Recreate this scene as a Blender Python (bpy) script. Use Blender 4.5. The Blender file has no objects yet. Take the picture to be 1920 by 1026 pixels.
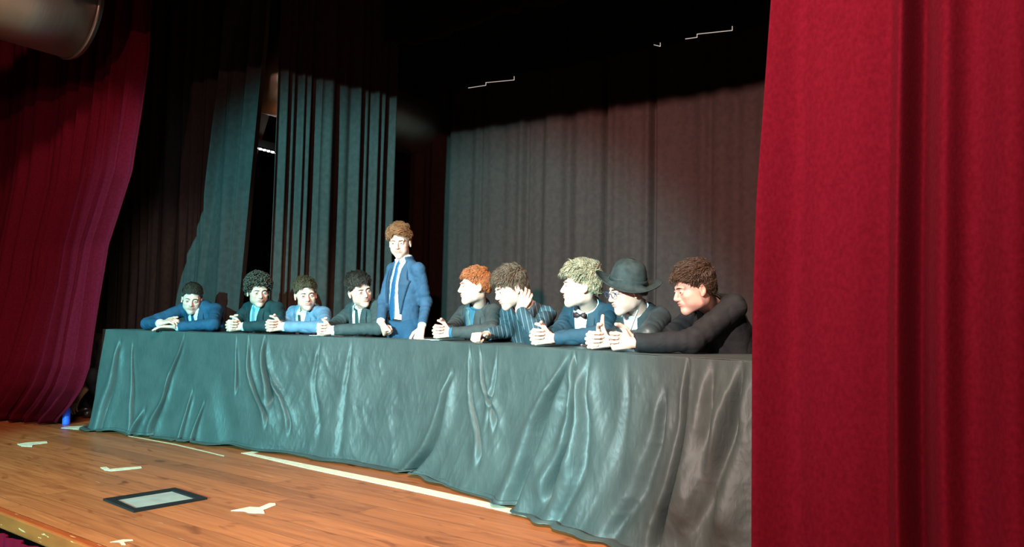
import bpy, math, random
import numpy as np
from mathutils import Vector, Matrix

scene = bpy.context.scene
COL = scene.collection
random.seed(5)
PI = math.pi
f4 = np.float32

# ---------------------------------------------------------------- camera
# World: X runs along the stage front (right positive), Y into the stage, Z=0 stage floor.
CAM = np.array([0.0, 0.0, 0.90])
HEAD = math.radians(35.0)
FOC = 1400.0
Fh = np.array([-math.sin(HEAD), math.cos(HEAD), 0.0])
Rh = np.array([math.cos(HEAD), math.sin(HEAD), 0.0])
Zh = np.array([0.0, 0.0, 1.0])
_p = math.radians(3.56); _r = math.radians(1.15)
_fw = Fh * math.cos(_p) + Zh * math.sin(_p)
_u0 = np.cross(Rh, _fw)
_up = _u0 * math.cos(_r) - Rh * math.sin(_r)
_rt = Rh * math.cos(_r) + _u0 * math.sin(_r)
cd = bpy.data.cameras.new('camera'); cam = bpy.data.objects.new('camera', cd); COL.objects.link(cam)
cd.sensor_width = 36.0; cd.lens = FOC / 1920 * 36.0; cd.clip_start = 0.05; cd.clip_end = 100
M = Matrix(((_rt[0], _up[0], -_fw[0], CAM[0]), (_rt[1], _up[1], -_fw[1], CAM[1]), (_rt[2], _up[2], -_fw[2], CAM[2]), (0, 0, 0, 1)))
cam.matrix_world = M
scene.camera = cam

# ---------------------------------------------------------------- world, lights, exposure
scene.view_settings.view_transform = 'Standard'
scene.view_settings.look = 'None'
scene.view_settings.gamma = 1.0
scene.view_settings.use_curve_mapping = False
scene.view_settings.exposure = 0.0
w = bpy.data.worlds.new('dark_hall'); scene.world = w; w.use_nodes = True
w.node_tree.nodes['Background'].inputs[0].default_value = (0.5, 0.6, 0.8, 1)
w.node_tree.nodes['Background'].inputs[1].default_value = 0.004

def spot(name, loc, target, energy, color, angle, blend=0.1, size=0.12):
    l = bpy.data.lights.new(name, 'SPOT'); o = bpy.data.objects.new(name, l); COL.objects.link(o)
    l.energy = energy; l.color = color; l.spot_size = math.radians(angle); l.spot_blend = blend; l.shadow_soft_size = size
    o.location = loc
    o.rotation_euler = (Vector(target) - Vector(loc)).to_track_quat('-Z', 'Y').to_euler()
    return o
def area(name, loc, target, energy, color, sx, sy):
    l = bpy.data.lights.new(name, 'AREA'); o = bpy.data.objects.new(name, l); COL.objects.link(o)
    l.energy = energy; l.color = color; l.shape = 'RECTANGLE'; l.size = sx; l.size_y = sy
    o.location = loc
    o.rotation_euler = (Vector(target) - Vector(loc)).to_track_quat('-Z', 'Y').to_euler()
    return o
spot('cold_spotlight', (0.2, -9.0, 3.3), (-3.80, 3.1, 0.50), 25000, (0.16, 0.86, 0.92), 23.6, 0.45, 0.08)
spot('warm_spotlight', (3.6, -6.0, 3.2), (-3.6, 3.6, 0.8), 850, (1.0, 0.50, 0.40), 42, 0.5, 0.10)
spot('white_spotlight', (-1.2, -9.0, 3.4), (-2.3, 3.3, 1.50), 12500, (1.0, 0.77, 0.71), 24, 1.0, 0.15)
spot('right_curtain_fill', (-3.2, -2.4, 2.6), (0.6, 2.4, 1.1), 300, (1.0, 0.95, 1.0), 58, 0.8, .25)  # added unseen spot, aimed to light only the right curtain
spot('left_curtain_fill', (0.8, -1.6, 2.4), (-6.3, 2.7, 1.2), 330, (1.0, 0.85, 1.0), 28, 0.9, .2)  # second added spot, narrowed onto the left curtain
area('stage_wash', (-0.6, 0.5, 4.4), (-1.0, 1.8, 0), 450, (1.0, 0.72, 0.54), 1.2, 0.6)

# ---------------------------------------------------------------- helpers
def W(px, py, f):
    """world point seen at photo pixel (px,py) at horizontal distance f along the heading"""
    ray = _fw + _rt * (px - 960) / FOC - _up * (py - 513) / FOC
    return CAM + ray * (f / ray.dot(Fh))
def WY(px, py, Y):
    ray = _fw + _rt * (px - 960) / FOC - _up * (py - 513) / FOC
    return CAM + ray * ((Y - CAM[1]) / ray[1])
def WZ(px, py, z=0.0):
    ray = _fw + _rt * (px - 960) / FOC - _up * (py - 513) / FOC
    return CAM + ray * ((z - CAM[2]) / ray[2])
def unit(v):
    v = np.asarray(v, float); return v / (np.linalg.norm(v) + 1e-12)

def link(name, me, m=None, parent=None):
    o = bpy.data.objects.new(name, me); COL.objects.link(o)
    if m is not None: me.materials.append(m)
    if parent is not None: o.parent = parent
    return o
def tag(o, label, cat, group=None):
    o['label'] = label; o['category'] = cat
    if group: o['group'] = group
    return o
def thing(name, loc, label, cat, group=None, rotz=0):
    o = bpy.data.objects.new(name, None); COL.objects.link(o); o.location = loc; o.rotation_euler = (0, 0, rotz)
    o.empty_display_size = 0.1
    return tag(o, label, cat, group)
def structure(o):
    o['kind'] = 'structure'; return o

def raw_mesh(name, V, Q, smooth=True, col=None):
    """V (n,3) array, Q (m,4) quads or list of faces"""
    me = bpy.data.meshes.new(name)
    V = np.asarray(V, dtype=f4)
    if isinstance(Q, np.ndarray):
        k = Q.shape[1]
        me.vertices.add(len(V)); me.vertices.foreach_set('co', V.ravel())
        me.loops.add(Q.size); me.loops.foreach_set('vertex_index', Q.astype(np.int32).ravel())
        me.polygons.add(len(Q))
        me.polygons.foreach_set('loop_start', (np.arange(len(Q)) * k).astype(np.int32))
        me.polygons.foreach_set('loop_total', np.full(len(Q), k, dtype=np.int32))
    else:
        me.from_pydata([tuple(v) for v in V.tolist()], [], [tuple(q) for q in Q])
    me.update(calc_edges=True)
    me.validate()
    me.polygons.foreach_set('use_smooth', [smooth] * len(me.polygons))
    if col is not None:
        a = me.color_attributes.new('Col', 'FLOAT_COLOR', 'POINT')
        c = np.ones((len(V), 4), dtype=f4); c[:, :3] = col
        a.data.foreach_set('color', c.ravel())
    me.update()
    return me

class MB:
    """collects simple solids into one mesh"""
    def __init__(s): s.v = []; s.f = []
    def add(s, V, F):
        o = len(s.v); s.v += [tuple(map(float, v)) for v in V]; s.f += [tuple(i + o for i in q) for q in F]; return s
    def box(s, lo, hi, rot=None, c=None):
        (x0, y0, z0), (x1, y1, z1) = lo, hi
        V = np.array([(x0,y0,z0),(x1,y0,z0),(x1,y1,z0),(x0,y1,z0),(x0,y0,z1),(x1,y0,z1),(x1,y1,z1),(x0,y1,z1)], float)
        if rot is not None: V = (V - c) @ np.asarray(rot).T + c
        return s.add(V, [(0,3,2,1),(4,5,6,7),(0,1,5,4),(1,2,6,5),(2,3,7,6),(3,0,4,7)])
    def bar(s, a, b, w, h):
        a = np.array(a, float); b = np.array(b, float); d = unit(b - a)
        up = np.array([0, 0, 1.0]) if abs(d[2]) < .9 else np.array([1.0, 0, 0])
        x = unit(np.cross(d, up)); y = np.cross(x, d)
        V = []
        for p in (a, b):
            for (i, j) in ((-1,-1),(1,-1),(1,1),(-1,1)): V.append(p + x * i * w / 2 + y * j * h / 2)
        return s.add(V, [(0,1,2,3),(7,6,5,4),(0,4,5,1),(1,5,6,2),(2,6,7,3),(3,7,4,0)])
    def tube(s, pts, rad, n=12, caps=True):
        pts = [np.array(p, float) for p in pts]
        if not hasattr(rad, '__len__'): rad = [rad] * len(pts)
        o = len(s.v); V = []; F = []
        prev = None
        for i, p in enumerate(pts):
            d = unit(pts[min(i + 1, len(pts) - 1)] - pts[max(i - 1, 0)])
            if prev is None:
                up = np.array([0, 0, 1.0]) if abs(d[2]) < .9 else np.array([1.0, 0, 0])
                x = unit(np.cross(d, up))
            else:
                x = unit(prev - d * prev.dot(d))
            prev = x; y = np.cross(d, x)
            for k in range(n):
                a = 2 * PI * k / n
                V.append(p + (x * math.cos(a) + y * math.sin(a)) * rad[i])
        for i in range(len(pts) - 1):
            for k in range(n):
                k2 = (k + 1) % n
                F.append((i*n+k, i*n+k2, (i+1)*n+k2, (i+1)*n+k))
        if caps:
            F.append(tuple(range(n))[::-1]); F.append(tuple((len(pts)-1)*n + k for k in range(n)))
        return s.add(V, F)
    def lathe(s, prof, c, n=24, frame=None):
        V = []; F = []
        for (r, z) in prof:
            for k in range(n):
                a = 2*PI*k/n; q = np.array([r*math.cos(a), r*math.sin(a), z])
                if frame is not None: q = frame @ q
                V.append(np.asarray(c) + q)
        for i in range(len(prof) - 1):
            for k in range(n):
                k2 = (k+1) % n; F.append((i*n+k, i*n+k2, (i+1)*n+k2, (i+1)*n+k))
        return s.add(V, F)
    def build(s, name, m, parent=None, smooth=False, bevel=0):
        o = link(name, raw_mesh(name, np.array(s.v), s.f, smooth), m, parent)
        if bevel:
            b = o.modifiers.new('bevel', 'BEVEL'); b.width = bevel; b.segments = 2; b.limit_method = 'ANGLE'
        return o

# ---- noise
def _hash(i, j, k):
    n = (i * 374761393 + j * 668265263 + k * 2147483647 + 1013904223) & 0xffffffff
    n = ((n ^ (n >> 13)) * 1274126177) & 0xffffffff
    return ((n ^ (n >> 16)) & 0xffff) / 32767.5 - 1.0
def vnoise(P):
    P = np.asarray(P, dtype=np.float64)
    I = np.floor(P).astype(np.int64); T = P - I; T = T * T * (3 - 2 * T)
    x, y, z = T[..., 0], T[..., 1], T[..., 2]; r = 0
    for a in (0, 1):
        for b in (0, 1):
            for c in (0, 1):
                wgt = (x if a else 1 - x) * (y if b else 1 - y) * (z if c else 1 - z)
                r = r + wgt * _hash(I[..., 0] + a, I[..., 1] + b, I[..., 2] + c)
    return r

# ---- signed distance tools
def ell(p, c, r):
    q = (p - np.asarray(c, f4)) / np.asarray(r, f4)
    k0 = np.sqrt((q * q).sum(-1)) + 1e-6
    q2 = q / np.asarray(r, f4); k1 = np.sqrt((q2 * q2).sum(-1)) + 1e-6
    return k0 * (k0 - 1) / k1
def capsule(p, a, b, ra, rb, want_h=False):
    a = np.asarray(a, f4); b = np.asarray(b, f4); ba = b - a; pa = p - a
    h = np.clip((pa @ ba) / (ba @ ba + 1e-9), 0, 1)
    d = np.sqrt(((pa - h[..., None] * ba) ** 2).sum(-1)) - (ra + (rb - ra) * h)
    return (d, h) if want_h else d
def smin(a, b, k):
    h = np.clip(.5 + .5 * (b - a) / k, 0, 1); return b + (a - b) * h - k * h * (1 - h)
def smax(a, b, k): return -smin(-a, -b, k)
def sstep(a, b, x):
    t = np.clip((x - a) / (b - a), 0, 1); return t * t * (3 - 2 * t)

_CO = np.array([(i, j, k) for i in (0, 1) for j in (0, 1) for k in (0, 1)])
_ED = [(a, b) for a in range(8) for b in range(a + 1, 8) if abs(_CO[a] - _CO[b]).sum() == 1]
def sdf_mesh(fn, lo, hi, h, slack=1.35):
    """sparse naive surface nets -> (V, quads)"""
    lo = np.asarray(lo, float); hi = np.asarray(hi, float); B = 8
    nb = np.maximum(1, np.ceil((hi - lo) / (h * B)).astype(int))
    g = np.stack(np.meshgrid(*[np.arange(n) for n in nb], indexing='ij'), -1).reshape(-1, 3)
    cen = (lo + (g + .5) * h * B).astype(f4)
    d = fn(cen); g = g[np.abs(d) < h * B * .87 * slack + h]
    N = nb * B + 2
    def key(c): return ((c[..., 0] + 1) * (N[1] + 2) + c[..., 1] + 1) * (N[2] + 2) + c[..., 2] + 1
    lc = np.stack(np.meshgrid(*[np.arange(B + 1)] * 3, indexing='ij'), -1)
    keys = []; verts = []; equads = []
    for s in range(0, len(g), 400):
        gb = g[s:s + 400]
        ci = gb[:, None, None, None, :] * B + lc[None]
        val = fn((lo + ci * h).astype(f4).reshape(-1, 3)).reshape(ci.shape[:-1])
        val = np.where(val == 0, 1e-7, val)
        neg = val < 0
        cs = [val[:, i:i+B, j:j+B, k:k+B] for (i, j, k) in _CO]
        cnt = sum((c < 0).astype(np.int8) for c in cs)
        act = (cnt > 0) & (cnt < 8)
        idx = np.argwhere(act)
        if len(idx):
            base = gb[idx[:, 0]] * B + idx[:, 1:]
            cv = np.stack([c[act] for c in cs], -1)
            acc = np.zeros((len(idx), 3)); n = np.zeros(len(idx))
            for a, b in _ED:
                va, vb = cv[:, a], cv[:, b]; m = (va < 0) != (vb < 0)
                t = np.where(m, va / np.where(m, va - vb, 1), 0)
                pt = _CO[a] + t[:, None] * (_CO[b] - _CO[a]); acc += pt * m[:, None]; n += m
            verts.append(lo + (base + acc / n[:, None]) * h); keys.append(key(base))
        for ax in range(3):
            sl0 = [slice(0, B)] * 3; sl1 = list(sl0); sl1[ax] = slice(1, B + 1)
            a0 = neg[(slice(None),) + tuple(sl0)]; a1 = neg[(slice(None),) + tuple(sl1)]
            e = np.argwhere(a0 != a1)
            if not len(e): continue
            base = gb[e[:, 0]] * B + e[:, 1:]
            o1 = np.zeros(3, int); o2 = np.zeros(3, int); o1[(ax + 1) % 3] = 1; o2[(ax + 2) % 3] = 1
            q = np.stack([key(base - o1 - o2), key(base - o2), key(base), key(base - o1)], -1)
            fl = a0[tuple(e.T)]
            q = np.where(fl[:, None], q, q[:, ::-1]); equads.append(q)
    if not keys: return np.zeros((0, 3)), np.zeros((0, 4), int)
    K = np.concatenate(keys); V = np.concatenate(verts); Q = np.concatenate(equads)
    o = np.argsort(K); K = K[o]; V = V[o]
    ii = np.searchsorted(K, Q); ii = np.clip(ii, 0, len(K) - 1)
    ok = (K[ii] == Q).all(1)
    return V, ii[ok]
# ---------------------------------------------------------------- materials
def mat(name, color, rough=0.6, spec=0.4, metal=0.0, sheen=0.0, emit=None, estr=0.0, vcol=False, sub=0.0, trans=0.0):
    m = bpy.data.materials.new(name); m.use_nodes = True
    b = m.node_tree.nodes['Principled BSDF']
    b.inputs['Base Color'].default_value = (*color, 1); b.inputs['Roughness'].default_value = rough
    b.inputs['Specular IOR Level'].default_value = spec; b.inputs['Metallic'].default_value = metal
    if sheen:
        b.inputs['Sheen Weight'].default_value = sheen; b.inputs['Sheen Roughness'].default_value = 0.5
        b.inputs['Sheen Tint'].default_value = (*[min(1, c * 3 + .1) for c in color], 1)
    if emit: b.inputs['Emission Color'].default_value = (*emit, 1); b.inputs['Emission Strength'].default_value = estr
    if trans: b.inputs['Transmission Weight'].default_value = trans
    if sub:
        b.inputs['Subsurface Weight'].default_value = sub; b.inputs['Subsurface Radius'].default_value = (.01, .004, .002)
        b.inputs['Subsurface Scale'].default_value = 1.0
    if vcol:
        a = m.node_tree.nodes.new('ShaderNodeVertexColor'); a.layer_name = 'Col'
        m.node_tree.links.new(a.outputs[0], b.inputs['Base Color'])
    return m
def N(m, t, **kw):
    n = m.node_tree.nodes.new(t)
    for k, v in kw.items():
        if k.startswith('i_'): n.inputs[k[2:].replace('_', ' ')].default_value = v
        else: setattr(n, k, v)
    return n
def L(m, a, b): m.node_tree.links.new(a, b)
def bsdf(m): return m.node_tree.nodes['Principled BSDF']
def coords(m, scale=(1, 1, 1), kind='Object'):
    tc = N(m, 'ShaderNodeTexCoord'); mp = N(m, 'ShaderNodeMapping'); mp.inputs['Scale'].default_value = scale
    L(m, tc.outputs[kind], mp.inputs['Vector']); return mp.outputs[0]
def add_bump(m, scale=(60, 60, 60), nscale=1.0, strength=0.3, dist=0.002, detail=3, distortion=0.0):
    v = coords(m, scale); n = N(m, 'ShaderNodeTexNoise', i_Scale=nscale, i_Detail=detail, i_Distortion=distortion); L(m, v, n.inputs['Vector'])
    bp = N(m, 'ShaderNodeBump', i_Strength=strength, i_Distance=dist); L(m, n.outputs[0], bp.inputs['Height'])
    b = bsdf(m)
    if b.inputs['Normal'].links: L(m, b.inputs['Normal'].links[0].from_socket, bp.inputs['Normal'])
    L(m, bp.outputs[0], b.inputs['Normal']); return m
def mottle(m, c1, c2, scale=(8, 8, 8), detail=4, lo=.35, hi=.65):
    v = coords(m, scale); n = N(m, 'ShaderNodeTexNoise', i_Scale=1.0, i_Detail=detail); L(m, v, n.inputs['Vector'])
    r = N(m, 'ShaderNodeValToRGB'); e = r.color_ramp.elements
    e[0].position = lo; e[0].color = (*c1, 1); e[1].position = hi; e[1].color = (*c2, 1)
    L(m, n.outputs[0], r.inputs[0]); L(m, r.outputs[0], bsdf(m).inputs['Base Color']); return m
def fabric(name, c, rough=.85, sheen=.0, var=.25, weave=900, spec=.2):
    m = mat(name, c, rough, spec, sheen=sheen)
    if weave == 700: add_bump(m, (13, 13, 20), 1, .3, .010, 2, .9); add_bump(m, (34, 34, 46), 1, .3, .004, 2, .5)
    mottle(m, tuple(x * (1 - var) for x in c), tuple(x * (1 + var) for x in c), (25, 25, 25), 6)
    add_bump(m, (weave,) * 3, 1, .25, .0006, 1)
    return m
red_velvet = mat('crimson_velvet', (.20, .006, .022), .8, 0, sheen=.04)
mottle(red_velvet, (.074, .0032, .0085), (.100, .0046, .0125), (90, 90, 60), 8, .3, .7)
add_bump(red_velvet, (120, 120, 90), 1, .25, .002, 4)
skirt_velvet = mat('magenta_skirt_cloth', (.10, .003, .010), .8, 0)
add_bump(skirt_velvet, (120, 120, 90), 1, .25, .002, 4)
black_drape = fabric('black_wool_drape', (.024, .019, .018), .9, 0, .15, 500)
grey_drape = fabric('grey_black_drape', (.042, .026, .023), .9, 0, .15, 500)
brown_drape = fabric('brown_black_drape', (.044, .0195, .0165), .9, 0, .12, 500)
border_drape = fabric('black_border_drape', (.007, .007, .008), .95, 0, .12, 500)
cloth_mat = mat('black_satin_cloth', (.038, .04, .04), .5, .32, sheen=.05)
mottle(cloth_mat, (.036, .047, .046), (.046, .058, .056), (7, 7, 7), 5)
add_bump(cloth_mat, (30, 30, 14), 1, .35, .006, 3, 1.0)
add_bump(cloth_mat, (9, 9, 5), 1, .2, .015, 2, .6)
metal = mat('duct_sheet_metal', (.55, .50, .44), .42, .5, 1.0)
add_bump(metal, (3, 26, 3), 1, .2, .01, 2)
black_metal = mat('black_metal', (.010, .010, .010), .6, .25)
wall_brown = mat('brown_plaster', (.10, .04, .025), .9); mottle(wall_brown, (.08, .03, .02), (.13, .05, .03), (3, 3, 3))
ceiling_mat = mat('dark_ceiling', (.03, .025, .022), .95)
pale_panel = mat('pale_board', (.42, .38, .32), .7)
tape_mat = mat('white_floor_tape', (.72, .66, .5), .55); mottle(tape_mat, (.62, .52, .36), (.78, .68, .50), (30, 30, 30))
paper = mat('paper', (.8, .8, .78), .6)

def wood_floor():
    m = mat('pine_stage_boards', (.35, .14, .05), .38, .5)
    tc = N(m, 'ShaderNodeTexCoord'); sep = N(m, 'ShaderNodeSeparateXYZ'); L(m, tc.outputs['Object'], sep.inputs[0])
    def math_(op, a, b=None):
        n = N(m, 'ShaderNodeMath', operation=op)
        for i, x in enumerate((a, b)):
            if x is None: continue
            if isinstance(x, (int, float)): n.inputs[i].default_value = x
            else: L(m, x, n.inputs[i])
        return n.outputs[0]
    row = math_('MULTIPLY', sep.outputs[1], 1 / .145)
    ri = math_('FLOOR', row); fr = math_('FRACT', row)
    wn = N(m, 'ShaderNodeTexWhiteNoise', noise_dimensions='1D'); L(m, ri, wn.inputs['W'])
    off = math_('MULTIPLY', wn.outputs[0], 7.0)
    xs = math_('ADD', sep.outputs[0], off)
    xr = math_('MULTIPLY', xs, 1 / 3.2); xi = math_('FLOOR', xr); xf = math_('FRACT', xr)
    cmb = N(m, 'ShaderNodeCombineXYZ'); L(m, ri, cmb.inputs[0]); L(m, xi, cmb.inputs[1])
    wn2 = N(m, 'ShaderNodeTexWhiteNoise', noise_dimensions='2D'); L(m, cmb.outputs[0], wn2.inputs['Vector'])
    # grain
    g = N(m, 'ShaderNodeCombineXYZ'); L(m, math_('MULTIPLY', xs, 1.6), g.inputs[0]); L(m, math_('MULTIPLY', sep.outputs[1], 22.0), g.inputs[1]); L(m, math_('MULTIPLY', wn2.outputs[0], 30.0), g.inputs[2])
    n1 = N(m, 'ShaderNodeTexNoise', i_Scale=1.0, i_Detail=6, i_Distortion=1.5); L(m, g.outputs[0], n1.inputs['Vector'])
    kn = N(m, 'ShaderNodeCombineXYZ'); L(m, math_('MULTIPLY', xs, 4.5), kn.inputs[0]); L(m, math_('MULTIPLY', sep.outputs[1], 11.0), kn.inputs[1]); L(m, ri, kn.inputs[2])
    n2 = N(m, 'ShaderNodeTexNoise', i_Scale=1.0, i_Detail=3, i_Distortion=.8); L(m, kn.outputs[0], n2.inputs['Vector'])
    r1 = N(m, 'ShaderNodeValToRGB'); e = r1.color_ramp.elements
    e[0].position = .3; e[0].color = (.29, .076, .022, 1); e[1].position = .72; e[1].color = (.44, .130, .042, 1)
    L(m, n1.outputs[0], r1.inputs[0])
    r2 = N(m, 'ShaderNodeValToRGB'); e = r2.color_ramp.elements
    e[0].position = .60; e[0].color = (1, 1, 1, 1); e[1].position = .74; e[1].color = (.45, .30, .20, 1)
    L(m, n2.outputs[0], r2.inputs[0])
    mx = N(m, 'ShaderNodeMixRGB', blend_type='MULTIPLY'); mx.inputs[0].default_value = 1; L(m, r1.outputs[0], mx.inputs[1]); L(m, r2.outputs[0], mx.inputs[2])
    hs = N(m, 'ShaderNodeHueSaturation'); L(m, mx.outputs[0], hs.inputs['Color'])
    L(m, math_('ADD', math_('MULTIPLY', wn2.outputs[0], .35), .82), hs.inputs['Value'])
    # seams
    s1 = math_('LESS_THAN', fr, .018); s2 = math_('LESS_THAN', xf, .0012); s = math_('MAXIMUM', s1, s2)
    mx2 = N(m, 'ShaderNodeMixRGB'); L(m, math_('MULTIPLY', s, .75), mx2.inputs[0]); L(m, hs.outputs[0], mx2.inputs[1]); mx2.inputs[2].default_value = (.05, .02, .01, 1)
    # pale worn scratches
    sc = N(m, 'ShaderNodeCombineXYZ'); L(m, math_('MULTIPLY', xs, 5.0), sc.inputs[0]); L(m, math_('MULTIPLY', sep.outputs[1], 85.0), sc.inputs[1]); sc.inputs[2].default_value = 3.3
    n3 = N(m, 'ShaderNodeTexNoise', i_Scale=1.0, i_Detail=2, i_Distortion=.3); L(m, sc.outputs[0], n3.inputs['Vector'])
    r3 = N(m, 'ShaderNodeValToRGB'); e = r3.color_ramp.elements
    e[0].position = .735; e[0].color = (0, 0, 0, 1); e[1].position = .76; e[1].color = (.6, .6, .6, 1); L(m, n3.outputs[0], r3.inputs[0])
    mx3 = N(m, 'ShaderNodeMixRGB'); L(m, r3.outputs[0], mx3.inputs[0]); L(m, mx2.outputs[0], mx3.inputs[1]); mx3.inputs[2].default_value = (.62, .42, .26, 1)
    L(m, mx3.outputs[0], bsdf(m).inputs['Base Color'])
    rr = N(m, 'ShaderNodeMapRange'); rr.inputs[3].default_value = .30; rr.inputs[4].default_value = .48
    L(m, n1.outputs[0], rr.inputs[0]); L(m, rr.outputs[0], bsdf(m).inputs['Roughness'])
    bp = N(m, 'ShaderNodeBump', i_Strength=.25, i_Distance=.002); L(m, n1.outputs[0], bp.inputs['Height']); L(m, bp.outputs[0], bsdf(m).inputs['Normal'])
    return m
wood = wood_floor()
nosing = mat('worn_brown_nosing', (.16, .07, .025), .6, .2); mottle(nosing, (.26, .040, .008), (.36, .060, .012), (4, 20, 20))
def _chips(m):
    v = coords(m, (9, 60, 60)); n = N(m, 'ShaderNodeTexNoise', i_Scale=1.0, i_Detail=3); L(m, v, n.inputs['Vector'])
    r = N(m, 'ShaderNodeValToRGB'); e = r.color_ramp.elements; e[0].position = .66; e[0].color = (0, 0, 0, 1); e[1].position = .70; e[1].color = (1, 1, 1, 1); L(m, n.outputs[0], r.inputs[0])
    old = bsdf(m).inputs['Base Color'].links[0].from_socket; mx = N(m, 'ShaderNodeMixRGB'); L(m, r.outputs[0], mx.inputs[0]); L(m, old, mx.inputs[1]); mx.inputs[2].default_value = (.60, .24, .10, 1); L(m, mx.outputs[0], bsdf(m).inputs['Base Color'])
_chips(nosing)

def skin_mat():
    m = mat('skin', (.6, .38, .28), .5, .35, vcol=True)
    return add_bump(m, (400,) * 3, 1, .12, .0006, 2)
SKIN = skin_mat()
EYE = mat('eyeball', (.75, .72, .68), .2, .5, vcol=True)
def hair_mat(name, c):
    m = mat(name, c, .42, .5, vcol=True)
    v = coords(m, (160, 160, 160)); n = N(m, 'ShaderNodeTexNoise', i_Scale=1.0, i_Detail=2); L(m, v, n.inputs['Vector'])
    bp = N(m, 'ShaderNodeBump', i_Strength=.5, i_Distance=.002); L(m, n.outputs[0], bp.inputs['Height']); L(m, bp.outputs[0], bsdf(m).inputs['Normal'])
    return m
HAIR = hair_mat('hair', (.1, .05, .03))
# ---------------------------------------------------------------- setting
structure(MB().box((-10, 1.52, -.06), (4, 8.5, 0)).build('floor', wood))
structure(MB().box((-10, 1.475, -.068), (4, 1.52, .002)).build('trim_1', nosing, bevel=.008))
structure(MB().box((-10, -14, -1.06), (9, 1.6, -1.0)).build('floor', ceiling_mat))
structure(MB().box((-10, 6.9, 0), (4, 7.0, 4.7)).build('wall_back', wall_brown))
structure(MB().box((-8.6, 1.6, 0), (-8.5, 6.9, 4.7)).build('wall_left', wall_brown))
structure(MB().box((-10, 1.6, 4.7), (4, 7.0, 4.8)).build('ceiling', ceiling_mat))
structure(MB().box((2.6, 1.6, 0), (2.7, 6.9, 4.7)).build('wall_right', wall_brown))

def drape(name, m, nu, nv, fn, thick=.004, kind=None, parent=None):
    """fn(U,V) -> (n,3) points; U along, V up"""
    U, Vv = np.meshgrid(np.linspace(0, 1, nu), np.linspace(0, 1, nv), indexing='ij')
    P = fn(U.ravel(), Vv.ravel())
    i, j = np.meshgrid(np.arange(nu - 1), np.arange(nv - 1), indexing='ij'); a = (i * nv + j).ravel()
    Q = np.stack([a, a + nv, a + nv + 1, a + 1], -1)
    o = link(name, raw_mesh(name, P, Q), m, parent)
    s = o.modifiers.new('thickness', 'SOLIDIFY'); s.thickness = thick
    return o
def pleats(u, n, seed, sharp=.5):
    """irregular gathered folds; u metres along, n folds per metre, returns about -1..1"""
    P = np.stack([u * n * .55, u * 0 + seed, u * 0], -1)
    ph = u * n * 2 * PI + 3.2 * vnoise(P)
    amp = .6 + .55 * vnoise(np.stack([u * n * .43 + 9, u * 0 + seed * 1.7, u * 0], -1))
    s = np.sin(ph)
    return amp * (np.sign(s) * np.abs(s) ** sharp * .6 + .4 * s) + .25 * np.sin(ph * 2.3 + seed)

# skirt under the stage edge
def f_skirt(u, v):
    x = -7 + 7.5 * u; fo = pleats(x, 7, 2.0, .9)
    return np.stack([x, 1.45 - .018 * fo, -1.0 + .93 * v], -1)
tag(drape('stage_skirt', skirt_velvet, 900, 12, f_skirt), 'crimson pleated skirt cloth hanging below the stage front edge', 'curtain')

# right house curtain, close to the camera
def f_right(u, v):
    z = .02 + 4.5 * v
    zp = np.array([.02, .9, 1.3, 2.0, 4.6]); xe = np.array([-.745, -.745, -.735, -.69, -.66])
    x0 = np.interp(z, zp, xe)
    x = x0 + (2.4 - x0) * u ** 1.25
    xx = x + .02 * np.sin(z * 1.3 + 1)
    g = lambda c, wd, a: a * np.exp(-((xx - c) / wd) ** 2)
    sp = .65 + .35 * np.clip(1.4 - z / 2.6, 0, 1)
    y = g(-.715, .05, -.030) + g(-.60, .045, .020) + g(-.42, .09, -.022) + g(-.30, .022, -.052) + g(-.255, .03, .055) + g(-.19, .030, -.028) + g(-.12, .05, .02) + g(-.03, .05, -.03)
    y = y + np.where(xx > .05, .04 * pleats(xx, 3.2, 4.4), 0)
    y = y * sp * 1.5 + .006 * vnoise(np.stack([xx * 14, z * 1.2, x * 0], -1)) + .02 * vnoise(np.stack([xx * 3, z * .5, x * 0 + 5], -1))
    y = y + np.where(u < .015, .06 * (1 - u / .015), 0)
    return np.stack([x, 2.42 + y, z], -1)
tag(drape('stage_curtain', red_velvet, 700, 90, f_right, .006), 'tall crimson velvet curtain filling the right side of the view', 'curtain')

# left house curtain, drawn aside
_e = [(0, 275), (100, 270), (220, 255), (320, 240), (400, 214), (460, 194), (560, 178), (610, 171), (690, 160), (730, 146), (765, 122), (790, 98)]
_ez = []; _ex = []
for py, px in _e:
    q = WY(px, py, 2.80); _ez.append(q[2]); _ex.append(q[0])
_ez = np.array(_ez[::-1]); _ex = np.array(_ex[::-1])
def f_left(u, v):
    z = .015 + 4.6 * v
    xe = np.interp(z, _ez, _ex) + np.where(z > _ez[-1], (z - _ez[-1]) * .05, 0)
    x0 = -8.3
    s = u * 3.2
    pf = pleats(s, 3.6, 7.7, .8)
    uu = u ** .85
    x = x0 + (xe - x0) * uu + .035 * np.cos(s * 23)
    gather = .6 + .5 * np.clip(1 - z / 2.2, 0, 1)
    y = 2.74 + .06 * u - (.075 + .09 * u * (1 - u ** 6)) * gather * pf - .028 * np.sin(s * 41 + 3 * vnoise(np.stack([s * 4, s * 0, s * 0 + 2], -1))) * u - .16 * np.clip(1.1 - z, 0, 1) * np.exp(-((u - .62) / .2) ** 2)
    y = y + .012 * vnoise(np.stack([s * 9, z * 1.5, s * 0], -1)) + .05 * np.clip((u - .97) / .03, 0, 1)
    return np.stack([x, y, z], -1)
tag(drape('stage_curtain', red_velvet, 700, 120, f_left, .006), 'crimson velvet curtain gathered aside at the left end of the stage', 'curtain')
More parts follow.
